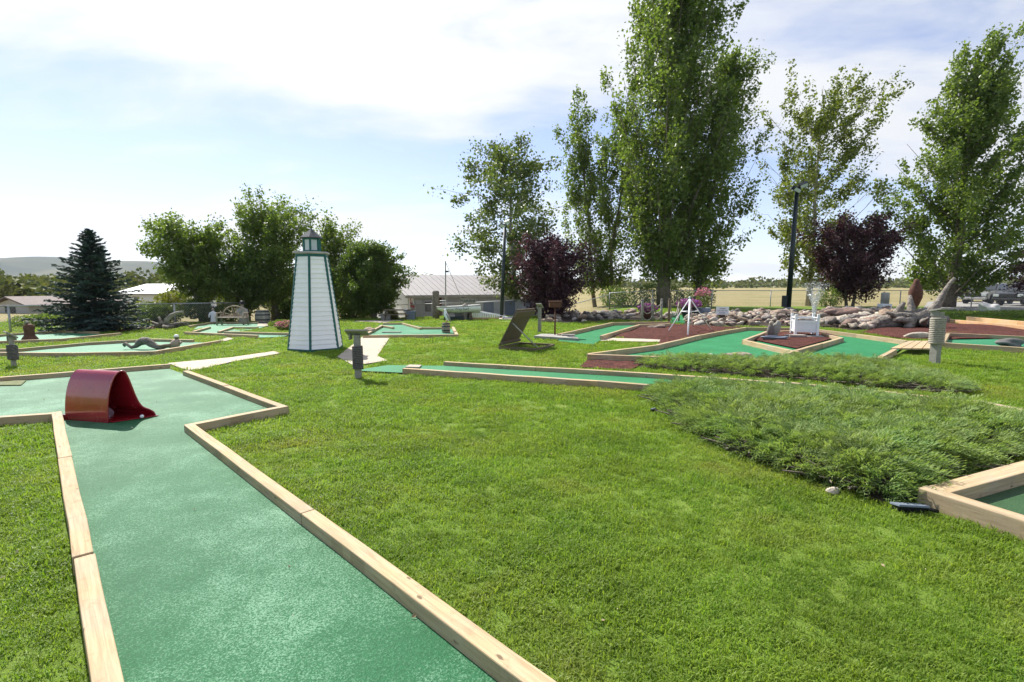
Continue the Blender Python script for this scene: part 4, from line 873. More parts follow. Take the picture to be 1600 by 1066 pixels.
t = on(681.5, 499, 'wooden_pillar', 'dark rough wooden pillar at the bow of the boat', 'pillar'); k_ = t.location.y / 800; MB().lathe([(.16, 0), (.15, .4), (.18, .8), (.15, 1.1), (.17, 1.3), (.12, 1.36)], (0, 0, 0), 9).build('trunk', M['bark'], t)
t = on(727, 500, 'mooring_post', 'thick grey mooring post in front of the boat', 'post'); MB().lathe([(.17, 0), (.16, .4), (.15, .6), (.12, .7), (.04, .76)], (0, 0, 0), 10).build('post', M['driftwood'], t); MB().box((-.28, .1, .27), (.4, .3, .54)).build('block', M['dark_rock'], t, bevel=.03)
t = on(733, 499.5, 'gangway', 'white sloping gangway railing right of the boat', 'gangway'); k_ = t.location.y / 800; L_ = 60 * k_; n = 15
for q, off in ((0, 0), (1, .7)):
    MB().tube([(0, off, 13.5 * k_), (L_ * .95, off, 5 * k_)], .03, 6).build('rail', M['white_paint'], t)
    for i in range(n): s = i / n; MB().box((s * L_ * .9, off, (13.5 - 8.5 * s / 1.05) * k_ * .5 + .02), (.045, .03, (13.5 - 8.5 * s / 1.05) * k_)).build('baluster', M['white_paint'], t)
MB().box((L_ * .5, -.1, .05), (L_ * 1.02, .06, .1)).build('base_board', M['orange_timber'], t)
t = on(795, 500, 'anchor_display', 'grey anchor lying at the foot of the gangway', 'anchor'); MB().tube([(-.3, 0, .1), (.35, .05, .12)], .04, 7).build('shank', M['galv'], t); MB().tube([(.3, -.3, .2), (.42, -.1, .08), (.42, .15, .08), (.3, .35, .2)], [.02, .05, .05, .02], 7).build('arms', M['metal_dark'], t); MB().tube([(-.28, -.2, .1), (-.28, .2, .1)], .03, 6).build('stock', M['galv'], t); MB().box((0, 0, .03), (.9, .5, .06)).build('plinth', M['pale_rock'], t)
def picnic(px, py, label):
    t = on(px, py, 'picnic_table', label, 'picnic table')
    for k in range(5): MB().box((0, -.3 + .15 * k, .48), (1.3, .135, .035)).build('top_board', M['brown_wood'], t)
    for y in (-.6, .6): MB().box((0, y, .28), (1.3, .2, .035)).build('seat_board', M['brown_wood'], t)
    for x in (-.5, .5):
        for s in (-1, 1): MB().beam((x, s * .55, 0), (x, s * .15, .47), .06, .04, up=(1, 0, 0)).build('leg', M['brown_wood'], t)
        MB().box((x, 0, .25), (.04, 1.2, .07)).build('cross_bar', M['brown_wood'], t)
picnic(622, 500, 'brown picnic table on the far lawn by the round tree')
t = on(643, 500, 'rubbish_bin', 'blue grey wheeled bin near the corner of the long building', 'bin'); MB().loft([[(x * .16, y * .16, 0) for x, y in ((-1, -1), (1, -1), (1, 1), (-1, 1))], [(x * .2, y * .2, .38) for x, y in ((-1, -1), (1, -1), (1, 1), (-1, 1))]], False).build('body', M['blue_grey'], t); MB().box((0, 0, .4), (.44, .44, .05)).build('lid', M['blue_grey'], t, bevel=.01)
t = on(634, 500, 'wall_clock_stand', 'round white dial on a short stand beside the bin', 'dial'); MB().tube([(0, 0, 0), (0, 0, .4)], .03, 6).build('stand', M['brown_wood'], t); MB().tube([(0, -.04, .44), (0, .02, .44)], .1, 14).build('dial', M['white_paint'], t)
t = on(604, 500, 'grey_tub', 'square grey planter tub left of the picnic table', 'tub'); MB().loft([[(x * .2, y * .2, 0) for x, y in ((-1, -1), (1, -1), (1, 1), (-1, 1))], [(x * .26, y * .26, .3) for x, y in ((-1, -1), (1, -1), (1, 1), (-1, 1))]], False).build('body', M['grey_plank'], t)
# ------------------------------------------------------------------ light poles, fences
def light_pole(px, py, top, label, lean, r, box=False):
    c = G(px, py); h = (py - top) * c.y / 800; t = thing('light_pole', label, 'light pole', c); L = Vector((lean * h, 0, h))
    MB().tube([(0, 0, -.3), L], [r, r * .72], 12).build('pole', M['metal_dark'], t)
    for s, z in ((1, 1.0), (-1, .965)):
        q = L * z + Vector((0, -.1, 0)); MB().beam(L * z, q + Vector((s * .12, -.1, .05)), .05, .05).build('arm', M['metal_dark'], t)
        fs = r / .17; MB().box(q + Vector((s * .2, -.2, .1)) * fs, (.55 * fs, .32 * fs, .26 * fs), Matrix.Rotation(R(30), 3, 'X') @ Matrix.Rotation(R(s * -25), 3, 'Y')).build('floodlight', M['metal_dark'], t, bevel=.03)
        MB().box(q + Vector((s * .2, -.34, .02)) * fs, (.44 * fs, .02, .2 * fs), Matrix.Rotation(R(30), 3, 'X') @ Matrix.Rotation(R(s * -25), 3, 'Y')).build('lens', M['glass_pane'], t)
    if box: MB().box((-.28, -.05, .55), (.28, .2, .75)).build('junction_box', M['metal_dark'], t, bevel=.01); MB().lathe([(.3, 0), (.3, .12), (.2, .16)], (0, 0, 0), 14).build('footing', M['grey_plank'], t)
light_pole(783, 499, 352, 'dark green light pole in front of the birch', .045, .09)
light_pole(1231, 484, 298, 'tall black light pole with floodlights and junction box at right', .02, .17, True)
def fence(P, h, label, nx=.11):
    t = thing('chain_link_fence', label, 'fence', P[0])
    for p in P: MB().tube([p + Vector((0, 0, -.1)), p + Vector((0, 0, h + .03))], .036, 7).build('post', M['galv'], t, True)
    m = MB()
    V, Fc = [], []
    for a, b in zip(P, P[1:]):
        MB().tube([a + Vector((0, 0, h)), b + Vector((0, 0, h))], .028, 6).build('top_rail', M['galv'], t, True)
        u = b - a; L = u.length; n = int(L / nx)
        for s in (0, 1):
            for i in range(-int(h / nx), n + 1):
                x0, x1 = i * nx, i * nx + h; z0, z1 = 0., h
                if x0 < 0: z0 = -x0; x0 = 0
                if x1 > L: z1 = h - (x1 - L); x1 = L
                if x1 - x0 < .05: continue
                if s: x0, x1 = L - x0, L - x1
                p, q = a + u * (x0 / L) + Vector((0, 0, z0)), a + u * (x1 / L) + Vector((0, 0, z1)); o = Vector((0, 0, .0035)); w = Vector((0, .0035, 0)); k = len(V)
                V += [p + o, p - o, p + w, q + o, q - o, q + w]; Fc += [(k, k + 1, k + 4, k + 3), (k + 1, k + 2, k + 5, k + 4), (k + 2, k, k + 3, k + 5)]
    m.add(V, Fc); m.build('chain_link', M['galv'], t, True)
gp = lambda px, d: Vector((D(px, 450, d).x, d, Hf(D(px, 450, d).x, d)))
fence([gp(953, 37.6), gp(1020, 37.6), gp(1113, 37.6), gp(1205, 37.7), gp(1302, 37.8), gp(1408, 37.8), gp(1520, 37.9), gp(1640, 38), gp(1760, 38)], 1.22, 'chain link fence between the right hand trees and the dry field')
fence([gp(953, 37.6), gp(890, 34), gp(815, 30.2), gp(740, 30), gp(648, 30.2), gp(560, 30.4)], 1.1, 'chain link fence in front of the long grey building')
fence([G(-70, 523), G(17, 520), G(150, 514), G(274, 507), G(380, 502), G(480, 500)], .95, 'chain link fence behind the spruce on the left')
# ------------------------------------------------------------------ parked trucks
def carpaint(name, col, metal=.3):
    t = NT(name); t.set(col, .32, .4, metal); t.p.inputs['Coat Weight'].default_value = .25; t.p.inputs['Coat Roughness'].default_value = .08; return t.m
M['silver'] = carpaint('silver', (.16, .17, .19), .3); M['black_paint'] = carpaint('black_paint', (.014, .015, .018), 0); M['beige_silver'] = carpaint('beige_silver', (.24, .235, .22), .3)
def pickup(loc, rz, mat, label, s=1.0, trim='steel'):
    t = thing('parked_truck', label, 'truck', loc, rz, 'vehicles parked behind the fence'); t.scale = (s, s, s); W = .98
    prof = [(-2.75, .5), (-2.78, .95), (-2.70, 1.05), (-1.25, 1.12), (-1.22, 1.1), (.95, 1.12), (1.1, 1.14), (2.45, 1.04), (2.72, .92), (2.76, .55), (2.3, .42), (2.28, .62), (2.12, .82), (1.8, .88), (1.48, .82), (1.32, .62), (1.28, .42), (-1.2, .42), (-1.24, .62), (-1.4, .82), (-1.72, .88), (-2.04, .82), (-2.2, .62), (-2.22, .45)]
    MB().prism([(x, -W, z) for x, z in prof], (0, 2 * W, 0)).build('body', mat, t, bevel=.05)
    cabp = lambda y, k: [(-1.2, y, 1.1), (-1.05, y * k, 1.78), (.35, y * k, 1.82), (1.15, y, 1.12)]
    m = MB(); l, r = cabp(-W * .95, .84), cabp(W * .95, .84); m.add(l + r, [(0, 1, 2, 3), (7, 6, 5, 4), (0, 4, 5, 1), (1, 5, 6, 2), (2, 6, 7, 3), (3, 7, 4, 0)]); m.build('cab', mat, t, bevel=.05)
    for sy in (-1, 1):
        f = lambda x, z: (x, sy * (W * .95 * (1 - .16 * (z - 1.1) / .7) + .006), z)
        for xs in ([(-1.0, 1.2), (-.95, 1.68), (-.3, 1.7), (-.3, 1.2)], [(-.22, 1.2), (-.22, 1.7), (.28, 1.7), (.82, 1.2)]):
            q = [f(x, z) for x, z in xs]; MB().prism(q, (0, sy * .012, 0)).build('window', M['window'], t)
        MB().box((.95, sy * 1.07, 1.22), (.1, .16, .18)).build('mirror', M['black'], t, bevel=.02)
        MB().box((2.70, sy * .74, .82), (.12, .36, .2)).build('headlight', M['glass_pane'], t, bevel=.02)
        for x in (1.8, -1.72):
            MB().lathe([(.24, -.12), (.36, -.13), (.405, -.09), (.405, .09), (.36, .13), (.24, .12)], (0, 0, 0), 24).build('wheel', M['tyre'], t); w = COL.objects[-1]; w.rotation_euler = (R(90), 0, 0); w.location = (x, sy * .84, .405)
            MB().lathe([(.02, .13), (.1, .12), (.2, .09), (.245, .12), (.245, -.1), (.02, -.1)], (0, 0, 0), 18).build('rim', M['steel'], w)
    m = MB(); m.add([(.46, -W * .72, 1.76), (.46, W * .72, 1.76), (1.10, W * .86, 1.2), (1.10, -W * .86, 1.2)], [(0, 1, 2, 3)]); ws = m.build('windshield', M['window'], t); ws.location = (.03, 0, .02); sd = ws.modifiers.new('solid', 'SOLIDIFY'); sd.thickness = .01
    MB().box((2.73, 0, .80), (.1, 1.05, .3)).build('grille', M['black'], t, bevel=.02); MB().box((2.80, 0, .5), (.2, 1.9, .2)).build('bumper', M[trim], t, bevel=.04); MB().box((-2.82, 0, .52), (.16, 1.85, .18)).build('bumper', M['steel'], t, bevel=.03)
    MB().box((0, 0, .48), (4.6, 1.5, .2)).build('chassis', M['black'], t)
gd = lambda px, d: (D(px, 450, d).x, d, Hf(D(px, 450, d).x, d))
pickup(gd(1606, 40.5), R(203), M['black_paint'], 'black pickup truck parked at the right edge behind the fence', trim='black'); pickup(gd(1546, 45), R(206), M['beige_silver'], 'pale silver pickup parked left of the black truck'); pickup(gd(1516, 51), R(206), M['silver'], 'grey pickup parked furthest left behind the poplar trunk')
# ------------------------------------------------------------------ flower pots
def pot(px, py, label, r, h, potmat, flower, fr, fh, n, seed, spike=False):
    c = G(px, py); t = thing('flower_pot', label, 'flower pot', c); rng = np.random.default_rng(seed)
    MB().lathe([(r * .7, 0), (r * .95, h * .6), (r, h), (r * .9, h), (r * .85, h * .85)], (0, 0, 0), 14).build('pot', potmat, t)
    P = rng.normal(size=(n, 3)); P /= np.linalg.norm(P, axis=1)[:, None]; P *= rng.uniform(.6, 1, (n, 1)); P = P * [fr, fr, fh] + [0, 0, h + fh * .6]
    if spike: P[:, :2] *= (.35 + .65 * (P[:, 2:3] - h) / (1.6 * fh)).clip(.3, 1)
    k = rng.random(n) < .35
    link('foliage', leaf_mesh('foliage', P[k] * [.9, .9, .92], np.full(k.sum(), .09), M['poplar_light'], rng), t); fl = P[~k] if not spike else P[(~k) & (P[:, 2] > h + fh * .9)]
    link('flowers', leaf_mesh('flowers', fl, np.full(len(fl), .075), flower, rng, .9), t)
pot(1012, 499, 'pot of purple petunias behind the grey rope fence', .3, .4, M['rust'], M['violet'], .5, .22, 900, 1)
pot(1076, 497.5, 'dark pot of magenta petunias behind the tripod', .38, .55, M['black'], M['violet'], .62, .26, 1300, 2)
pot(1097, 497, 'blue grey pot of tall pink flowers behind the tripod', .4, .5, M['blue_grey'], M['pink'], .55, .65, 1300, 3, True)
# ------------------------------------------------------------------ trees
def tree(label, px, py, top, left, right, cb, leafn, lsize, mat, shape, up, seed, d=None, bark='bark', nl=34, lean=0., clump=.5, r0=None, name='tree', twig=6, group=None, hang=0., cat='tree', trunks=1, drop=0):
    c = G(px, py) if d is None else Vector((D(px, py, d).x, d, Hf(D(px, py, d).x, d)))
    k = c.y / 800; Ht = D(px, top, c.y).z - c.z; rng = np.random.default_rng(seed); rnd = random.Random(seed)
    t = thing(name, label, cat, c, 0, group); w = (right - left) * k / 2; cx = ((left + right) / 2 - px) * k; r0 = r0 or .018 * Ht + .03
    env = {'poplar': lambda s: (math.sin(min(1, s * 2.1 + .25) * math.pi / 2) * (1 - s ** 2.6) ** .75) + .05, 'round': lambda s: math.sqrt(max(0, 1 - (2 * s - .95) ** 2 * .92)) + .03, 'cone': lambda s: math.sin(min(1, s * 3 + .35) * math.pi / 2) * (1 - s) ** .62 + .04,
           'vase': lambda s: (.45 + .8 * s) * (1 - max(0, s - .62) ** 2 * 5.5) if s < .98 else .1, 'loose': lambda s: .55 + .45 * math.sin(s * 3.1)}[shape]
    tr = MB(); cen, dirs = [], []
    for ti in range(trunks):
        ta = ti * 2.2; off = Vector((math.cos(ta), .6 * math.sin(ta), 0)) * (0 if trunks == 1 else .035 * Ht); fan = off * 3.2
        tp = []
        for i in range(9):
            s = i / 8; tp.append(off + fan * s + Vector((cx * s ** 1.3 * .8 + lean * Ht * s * s + rnd.uniform(-.012, .012) * Ht * (0 < i), rnd.uniform(-.01, .01) * Ht, Ht * .97 * s - (.15 if i == 0 else 0))))
        tr.tube(tp, [r0 / trunks ** .5 * (1.25 if i == 0 else 1) * (1 - .93 * i / 8) + .012 for i in range(9)], 9)
        def at(s): q = s * 8; i = min(7, int(q)); return tp[i].lerp(tp[i + 1], q - i)
        for j in range(nl // trunks):
            s = cb + (1 - cb) * ((j + rnd.random()) / (nl // trunks)) ** .9 * .97; s0 = max(cb * .6, s - up * .13 * rnd.uniform(.6, 1.2)); p0 = at(s0); az = j * 2.39996 + rnd.uniform(-.4, .4)
            rad = w * env((s - cb) / (1 - cb)) * rnd.uniform(.55, 1.12) * (1 if trunks == 1 else .75); zt = Ht * s + rnd.uniform(-.02, .03) * Ht
            p2 = Vector((at(s).x + rad * math.cos(az), at(s).y + rad * math.sin(az), zt + rad * up * .25 - hang * rad)); p1 = p0.lerp(p2, .5) + Vector((0, 0, rad * (.1 if up < 1 else -.12)))
            pts = [p0 * (1 - u) ** 2 + p1 * 2 * u * (1 - u) + p2 * u * u for u in (0, .25, .5, .75, 1)]
            rb = r0 * .2 * (1 - .75 * s) + .008; tr.tube(pts, [rb * (1 - .85 * u) + .004 for u in (0, .25, .5, .75, 1)], 5, cap=False)
            for q in range(twig):
                u = rnd.uniform(.25, 1.05); p = p0 * (1 - u) ** 2 + p1 * 2 * u * (1 - u) + p2 * u * u; dv = (p2 - p0).normalized()
                p = p + Vector((rnd.gauss(0, 1), rnd.gauss(0, 1), rnd.gauss(0, .8))) * clump * .55
                if p.z < Ht * cb * .8: continue
                pb = pts[min(4, int(u * 4))]; tr.tube([pb, pb.lerp(p, .6) + Vector((0, 0, .05)), p + (p - pb) * .3], [.012, .008, .003], 3, cap=False); cen.append(p); dirs.append((dv + Vector((.25, 0, .15 - hang))).normalized())
    tr.build('trunk', M[bark], t)
    leafn = int(leafn * 1.45); lsize *= 1.3
    cen = np.array([tuple(p) for p in cen]); dirs = np.array([tuple(p) for p in dirs]); wt = rng.uniform(.3, 1.6, len(cen)); idx = rng.choice(len(cen), leafn, p=wt / wt.sum())
    sg = clump * rng.uniform(.5, 1.1, len(cen))[idx]
    C = cen[idx] + np.clip(rng.normal(size=(leafn, 3)), -1.5, 1.5) * (sg * .42)[:, None] + dirs[idx] * (np.clip(rng.normal(size=leafn), -1.4, 1.4) * sg * .75)[:, None]
    C[:, 2] -= np.abs(rng.normal(size=leafn)) * hang * clump * .9
    link('crown', leaf_mesh('crown', C, np.full(leafn, lsize), M[mat], rng, .72, .16), t)
    return t
PG = 'tall poplars along the fence'
tree('tallest poplar with a dense leafy crown right of centre', 1036, 480, -150, 955, 1140, .11, 50000, .17, 'poplar', 'poplar', 2.2, 31, bark='bark', nl=74, clump=.85, r0=.42, name='poplar_tree', twig=9, group=PG, lean=.01)
tree('slender poplar just left of the tallest poplar', 938, 479, 138, 868, 985, .12, 17000, .16, 'poplar', 'poplar', 2.2, 12, nl=44, clump=.7, r0=.2, name='poplar_tree', twig=8, group=PG, trunks=2)
tree('dark leaning poplar stem at the right side of the tallest poplar', 1088, 481, 66, 1070, 1198, .12, 19000, .16, 'poplar', 'poplar', 2.0, 13, d=38.5, nl=46, clump=.75, r0=.2, name='poplar_tree', twig=8, group=PG, lean=.03)
tree('loose light green poplar behind the right light pole', 1264, 478, 128, 1172, 1362, .16, 15000, .16, 'poplar_light', 'loose', 1.1, 14, nl=40, clump=.72, r0=.2, name='poplar_tree', bark='pale_bark', twig=7, group=PG)
tree('broad green poplar at the right in front of the parked trucks', 1479, 480, 66, 1388, 1618, .07, 33000, .17, 'poplar', 'cone', 1.2, 15, nl=66, clump=.7, lean=.012, r0=.34, name='poplar_tree', twig=9, group=PG)
tree('airy birch with drooping leaves left of the purple tree', 806, 497, 212, 712, 868, .16, 12500, .125, 'birch', 'loose', .8, 16, d=29.2, nl=40, clump=.55, r0=.14, name='birch_tree', bark='pale_bark', twig=8, hang=.35)
tree('round purple leaved tree in front of the birch', 862, 497, 378, 806, 920, .06, 19000, .085, 'purple', 'round', .8, 17, nl=54, clump=.42, r0=.1, name='purple_tree', twig=8, group='purple leaved trees')
tree('wide purple leaved tree behind the fountain', 1327, 481, 348, 1242, 1418, .16, 15000, .13, 'purple', 'vase', .8, 18, nl=44, clump=.55, r0=.13, name='purple_tree', twig=8, trunks=2, group='purple leaved trees')
tree('small pinkish purple tree at the right edge before the trucks', 1642, 486, 405, 1572, 1700, .3, 2600, .10, 'purple', 'round', .6, 19, nl=24, clump=.4, r0=.06, name='purple_tree', twig=6, group='purple leaved trees')
tree('leafy maple with dark foliage right of the spruce', 318, 504, 350, 222, 304, .26, 9500, .10, 'maple', 'round', .8, 61, d=26, nl=24, clump=.46, r0=.16, name='maple_tree', twig=8)
tree('maple with an open top between two other maples', 326, 504, 354, 300, 364, .3, 6500, .10, 'maple', 'loose', 1.1, 21, d=27, nl=22, clump=.42, r0=.15, name='maple_tree', twig=8)
tree('low dense maple behind the wagon wheel bench', 388, 504, 398, 340, 424, .22, 8500, .10, 'dark_leaf', 'round', .7, 22, d=26.5, nl=24, clump=.46, r0=.13, name='maple_tree', twig=8)
tree('tall elm with a pointed crown left of the lighthouse', 430, 503, 318, 372, 490, .22, 16000, .10, 'maple', 'round', 1.3, 23, d=28, nl=34, clump=.52, r0=.2, name='elm_tree', twig=9)
tree('elm showing behind the lighthouse lantern', 520, 503, 358, 490, 568, .25, 8500, .10, 'maple', 'loose', 1.2, 24, d=29, nl=24, clump=.48, r0=.16, name='elm_tree', twig=8)
tree('dense dark round tree between lighthouse and building', 584, 501, 386, 530, 628, .12, 26000, .085, 'dark_leaf', 'round', .6, 25, nl=58, clump=.36, r0=.13, name='round_tree', twig=9, d=26.8)
def spruce(px, py, top, left, right, label):
    c = G(px, py); k = c.y / 800; Ht = D(px, top, c.y).z - c.z; W = (right - left) * k / 2; t = thing('spruce_tree', label, 'tree', c); rnd = random.Random(3); rng = np.random.default_rng(3)
    tr = MB(); tr.tube([(0, 0, -.1), (0, 0, Ht * .98)], [.09, .012], 8); C, A = [], []
    nb = 210
    for j in range(nb):
        s = (j / nb) ** 1.15; z = Ht * (.03 + .95 * s); rad = W * (1 - s) ** .82 * rnd.choice((.62, .8, .9, 1, 1.05, 1.22)) * rnd.uniform(.9, 1.08) + .05; az = j * 2.39996 + rnd.uniform(-.3, .3); dr = -.10 - .22 * (1 - s) + .35 * s
        p2 = Vector((rad * math.cos(az), rad * math.sin(az), z + rad * dr + .12 * rad)); p1 = Vector((rad * .5 * math.cos(az), rad * .5 * math.sin(az), z + rad * dr * .75))
        p0 = Vector((0, 0, z)); tr.tube([p0, p1, p2], [.018, .012, .004], 4, cap=False)
        for q in range(int(24 + 150 * (1 - s))):
            u = rnd.uniform(.12, 1.03); p = p0 * (1 - u) ** 2 + p1 * 2 * u * (1 - u) + p2 * u * u; sd = rnd.gauss(0, 1) * rad * .17 * (1.15 - u * .75); n = Vector((-math.sin(az), math.cos(az), 0))
            C.append(tuple(p + n * sd + Vector((0, 0, rnd.gauss(0, .012) - abs(sd) * .18)))); A.append(tuple((p2 - p0).normalized() + n * (.9 if sd > 0 else -.9) + Vector((0, 0, rnd.uniform(-.2, .35)))))
    tr.build('trunk', M['bark'], t); C = np.array(C); A = np.array(A); A /= np.linalg.norm(A, axis=1)[:, None]
    link('crown', leaf_mesh('crown', C, np.full(len(C), .15), M['spruce'], rng, .36, .08, A * 1.8), t)
spruce(152, 518, 356, 78, 226, 'dark blue green spruce on the left behind the far lane')
def bush(label, px, py, top, left, right, n, ls, mat, seed, d=None, depth=1., name='shrub', lobes=7, flower=None, cat='shrub'):
    c = G(px, py) if d is None else Vector((D(px, py, d).x, d, Hf(D(px, py, d).x, d))); k = c.y / 800; h = D(px, top, c.y).z - c.z; w = (right - left) * k / 2; rng = np.random.default_rng(seed); t = thing(name, label, cat, c)
    lo = rng.uniform(-.72, .72, (lobes, 3)) * [w, w * .5 * depth, 0]; lo[:, 2] = h * rng.uniform(.3, .62, lobes); rad = np.stack([np.full(lobes, w * .45), np.full(lobes, w * .4 * depth), np.full(lobes, h * .42)], 1) * rng.uniform(.75, 1.15, (lobes, 1))
    i = rng.integers(0, lobes, n); v = rng.normal(size=(n, 3)); v /= np.linalg.norm(v, axis=1)[:, None]; v *= rng.uniform(.5, 1.08, (n, 1)) ** .6; C = lo[i] + v * rad[i]; C[:, 2] = np.abs(C[:, 2]) + .01
    m = MB()
    for j in range(lobes): m.tube([(lo[j][0] * .3, lo[j][1] * .3, -.05), tuple(lo[j] * [.7, .7, .6]), tuple(lo[j])], [.02 * h + .008, .012 * h + .006, .005], 5)
    m.build('stem', M['bark'], t); link('foliage', leaf_mesh('foliage', C, np.full(n, ls), M[mat], rng), t)
    if flower: f = C[(C[:, 2] > h * .35) & (rng.random(n) < .5)]; link('flowers', leaf_mesh('flowers', f + [0, -.02, .03], np.full(len(f), ls * 1.1), M[flower], rng, .95), t)
bush('dark hedge shrub behind the stump at far left', 62, 523, 489, 18, 128, 5200, .09, 'maple', 41, d=21.6)
bush('shrub with green leaves behind the fence under the white roofed house', 232, 506, 474, 190, 300, 5200, .1, 'dark_leaf', 42, d=24.5)
bush('yellow green shrub right of the white roofed house', 262, 506, 452, 212, 306, 3800, .13, 'bush_yellow', 43, d=31)
bush('dark shrub under the maples beside the statue', 330, 504, 468, 292, 372, 4500, .1, 'dark_leaf', 44, d=25.5)
bush('dark shrub behind the barrel', 440, 503, 462, 392, 492, 5200, .11, 'dark_leaf', 45, d=28.5)
bush('dark shrub between the lighthouse and the round tree', 540, 501, 468, 496, 600, 5200, .11, 'dark_leaf', 46, d=29.3)
bush('low pink flower bush at the left foot of the lighthouse', 450, 517, 503, 427, 474, 2600, .045, 'maple', 47, flower='pink', name='flower_bush')
bush('low green shrub behind the pink flower bush', 444, 511, 499, 420, 474, 2200, .06, 'maple', 48)
bush('grassy tuft of ornamental grass beside the picnic table', 613, 501, 484, 602, 625, 1400, .07, 'bush_yellow', 49, d=25)
bush('light green shrub among the poplar trunks', 985, 482, 440, 950, 1034, 4200, .13, 'poplar', 50, d=38.6)
bush('shrub between the poplar and the flower pots', 1072, 481, 440, 1046, 1120, 3200, .13, 'dark_leaf', 51, d=39)
bush('small pale shrub under the wide purple tree', 1296, 484, 448, 1276, 1316, 1600, .1, 'poplar', 52, d=36.6)
bush('low spreading green shrub beside the white boulder', 1560, 498, 484, 1480, 1700, 7000, .06, 'poplar', 53, depth=.45, name='ground_cover')
# far woodland: reads as one mass
def woodland():
    rng = np.random.default_rng(9); Cs = []; 
    for k in range(420):
        y = rng.uniform(62, 165); px = rng.uniform(-420, 700); x = (px - 800) / 800 * y; hh = rng.uniform(3.2, 6.2) * (.75 + .5 * (y > 110)); w = rng.uniform(2.0, 4.2); z = Hf(x, y)
        v = rng.normal(size=(240, 3)); v /= np.linalg.norm(v, axis=1)[:, None]; v *= rng.uniform(.75, 1.05, (240, 1)); C = v * [w, w, hh * .5] + [x, y, z + hh * .48]; Cs.append(C)
    C = np.concatenate(Cs); o = link('woodland', leaf_mesh('woodland', C, np.full(len(C), .75), M['far_leaf'], rng, .8)); tag(o, 'distant belt of green and olive trees below the hills', 'woodland', kind='stuff')
    Cs = []
    for k in range(260):
        y = rng.uniform(330, 700); px = rng.uniform(620, 1900); x = (px - 800) / 800 * y; hh = rng.uniform(5, 9); w = rng.uniform(6, 14); v = rng.normal(size=(60, 3)); v /= np.linalg.norm(v, axis=1)[:, None]
        Cs.append(v * [w, w, hh * .5] + [x, y, Hf(x, y) + hh * .45])
    C = np.concatenate(Cs); o = link('woodland', leaf_mesh('woodland', C, np.full(len(C), 3.), M['far_leaf'], rng, .8)); tag(o, 'far thin line of trees across the dry field', 'woodland', kind='stuff')
woodland()
# ------------------------------------------------------------------ junipers
def spray():
    V, Fq = [], []; rnd = random.Random(2)
    def strip(p, q, w, n):
        k = len(V); d = (q - p).normalized(); s = d.cross(n).normalized() * w; V.extend([tuple(p), tuple(p.lerp(q, .45) + s), tuple(q), tuple(p.lerp(q, .45) - s)]); Fq.extend([(k, k + 1, k + 2), (k, k + 2, k + 3)])
    ax = [Vector((.30 * s, 0, .10 * math.sin(s * 2.2) - .04 * s * s)) for s in np.linspace(0, 1, 6)]
    for a, b in zip(ax, ax[1:]): strip(a, b, .005, Vector((0, 0, 1)))
    for j in range(13):
        s = .12 + .86 * j / 13; i = min(4, int(s * 5)); p = ax[i].lerp(ax[i + 1], s * 5 - i); sd = 1 if j % 2 else -1; l = .105 * (1.1 - s * .65) * rnd.uniform(.8, 1.2); d = Vector((.8, sd * .7, rnd.uniform(.0, .55))).normalized()
        strip(p, p + d * l, .0055, Vector((rnd.uniform(-.3, .3), 0, 1)))
        d2 = Vector((.95, sd * .15, rnd.uniform(.2, .7))).normalized(); strip(p + d * l * .45, p + d * l * .45 + d2 * l * .6, .0048, Vector((0, rnd.uniform(-.5, .5), 1)))
    return np.array(V), np.array(Fq)
SV, SF = spray()
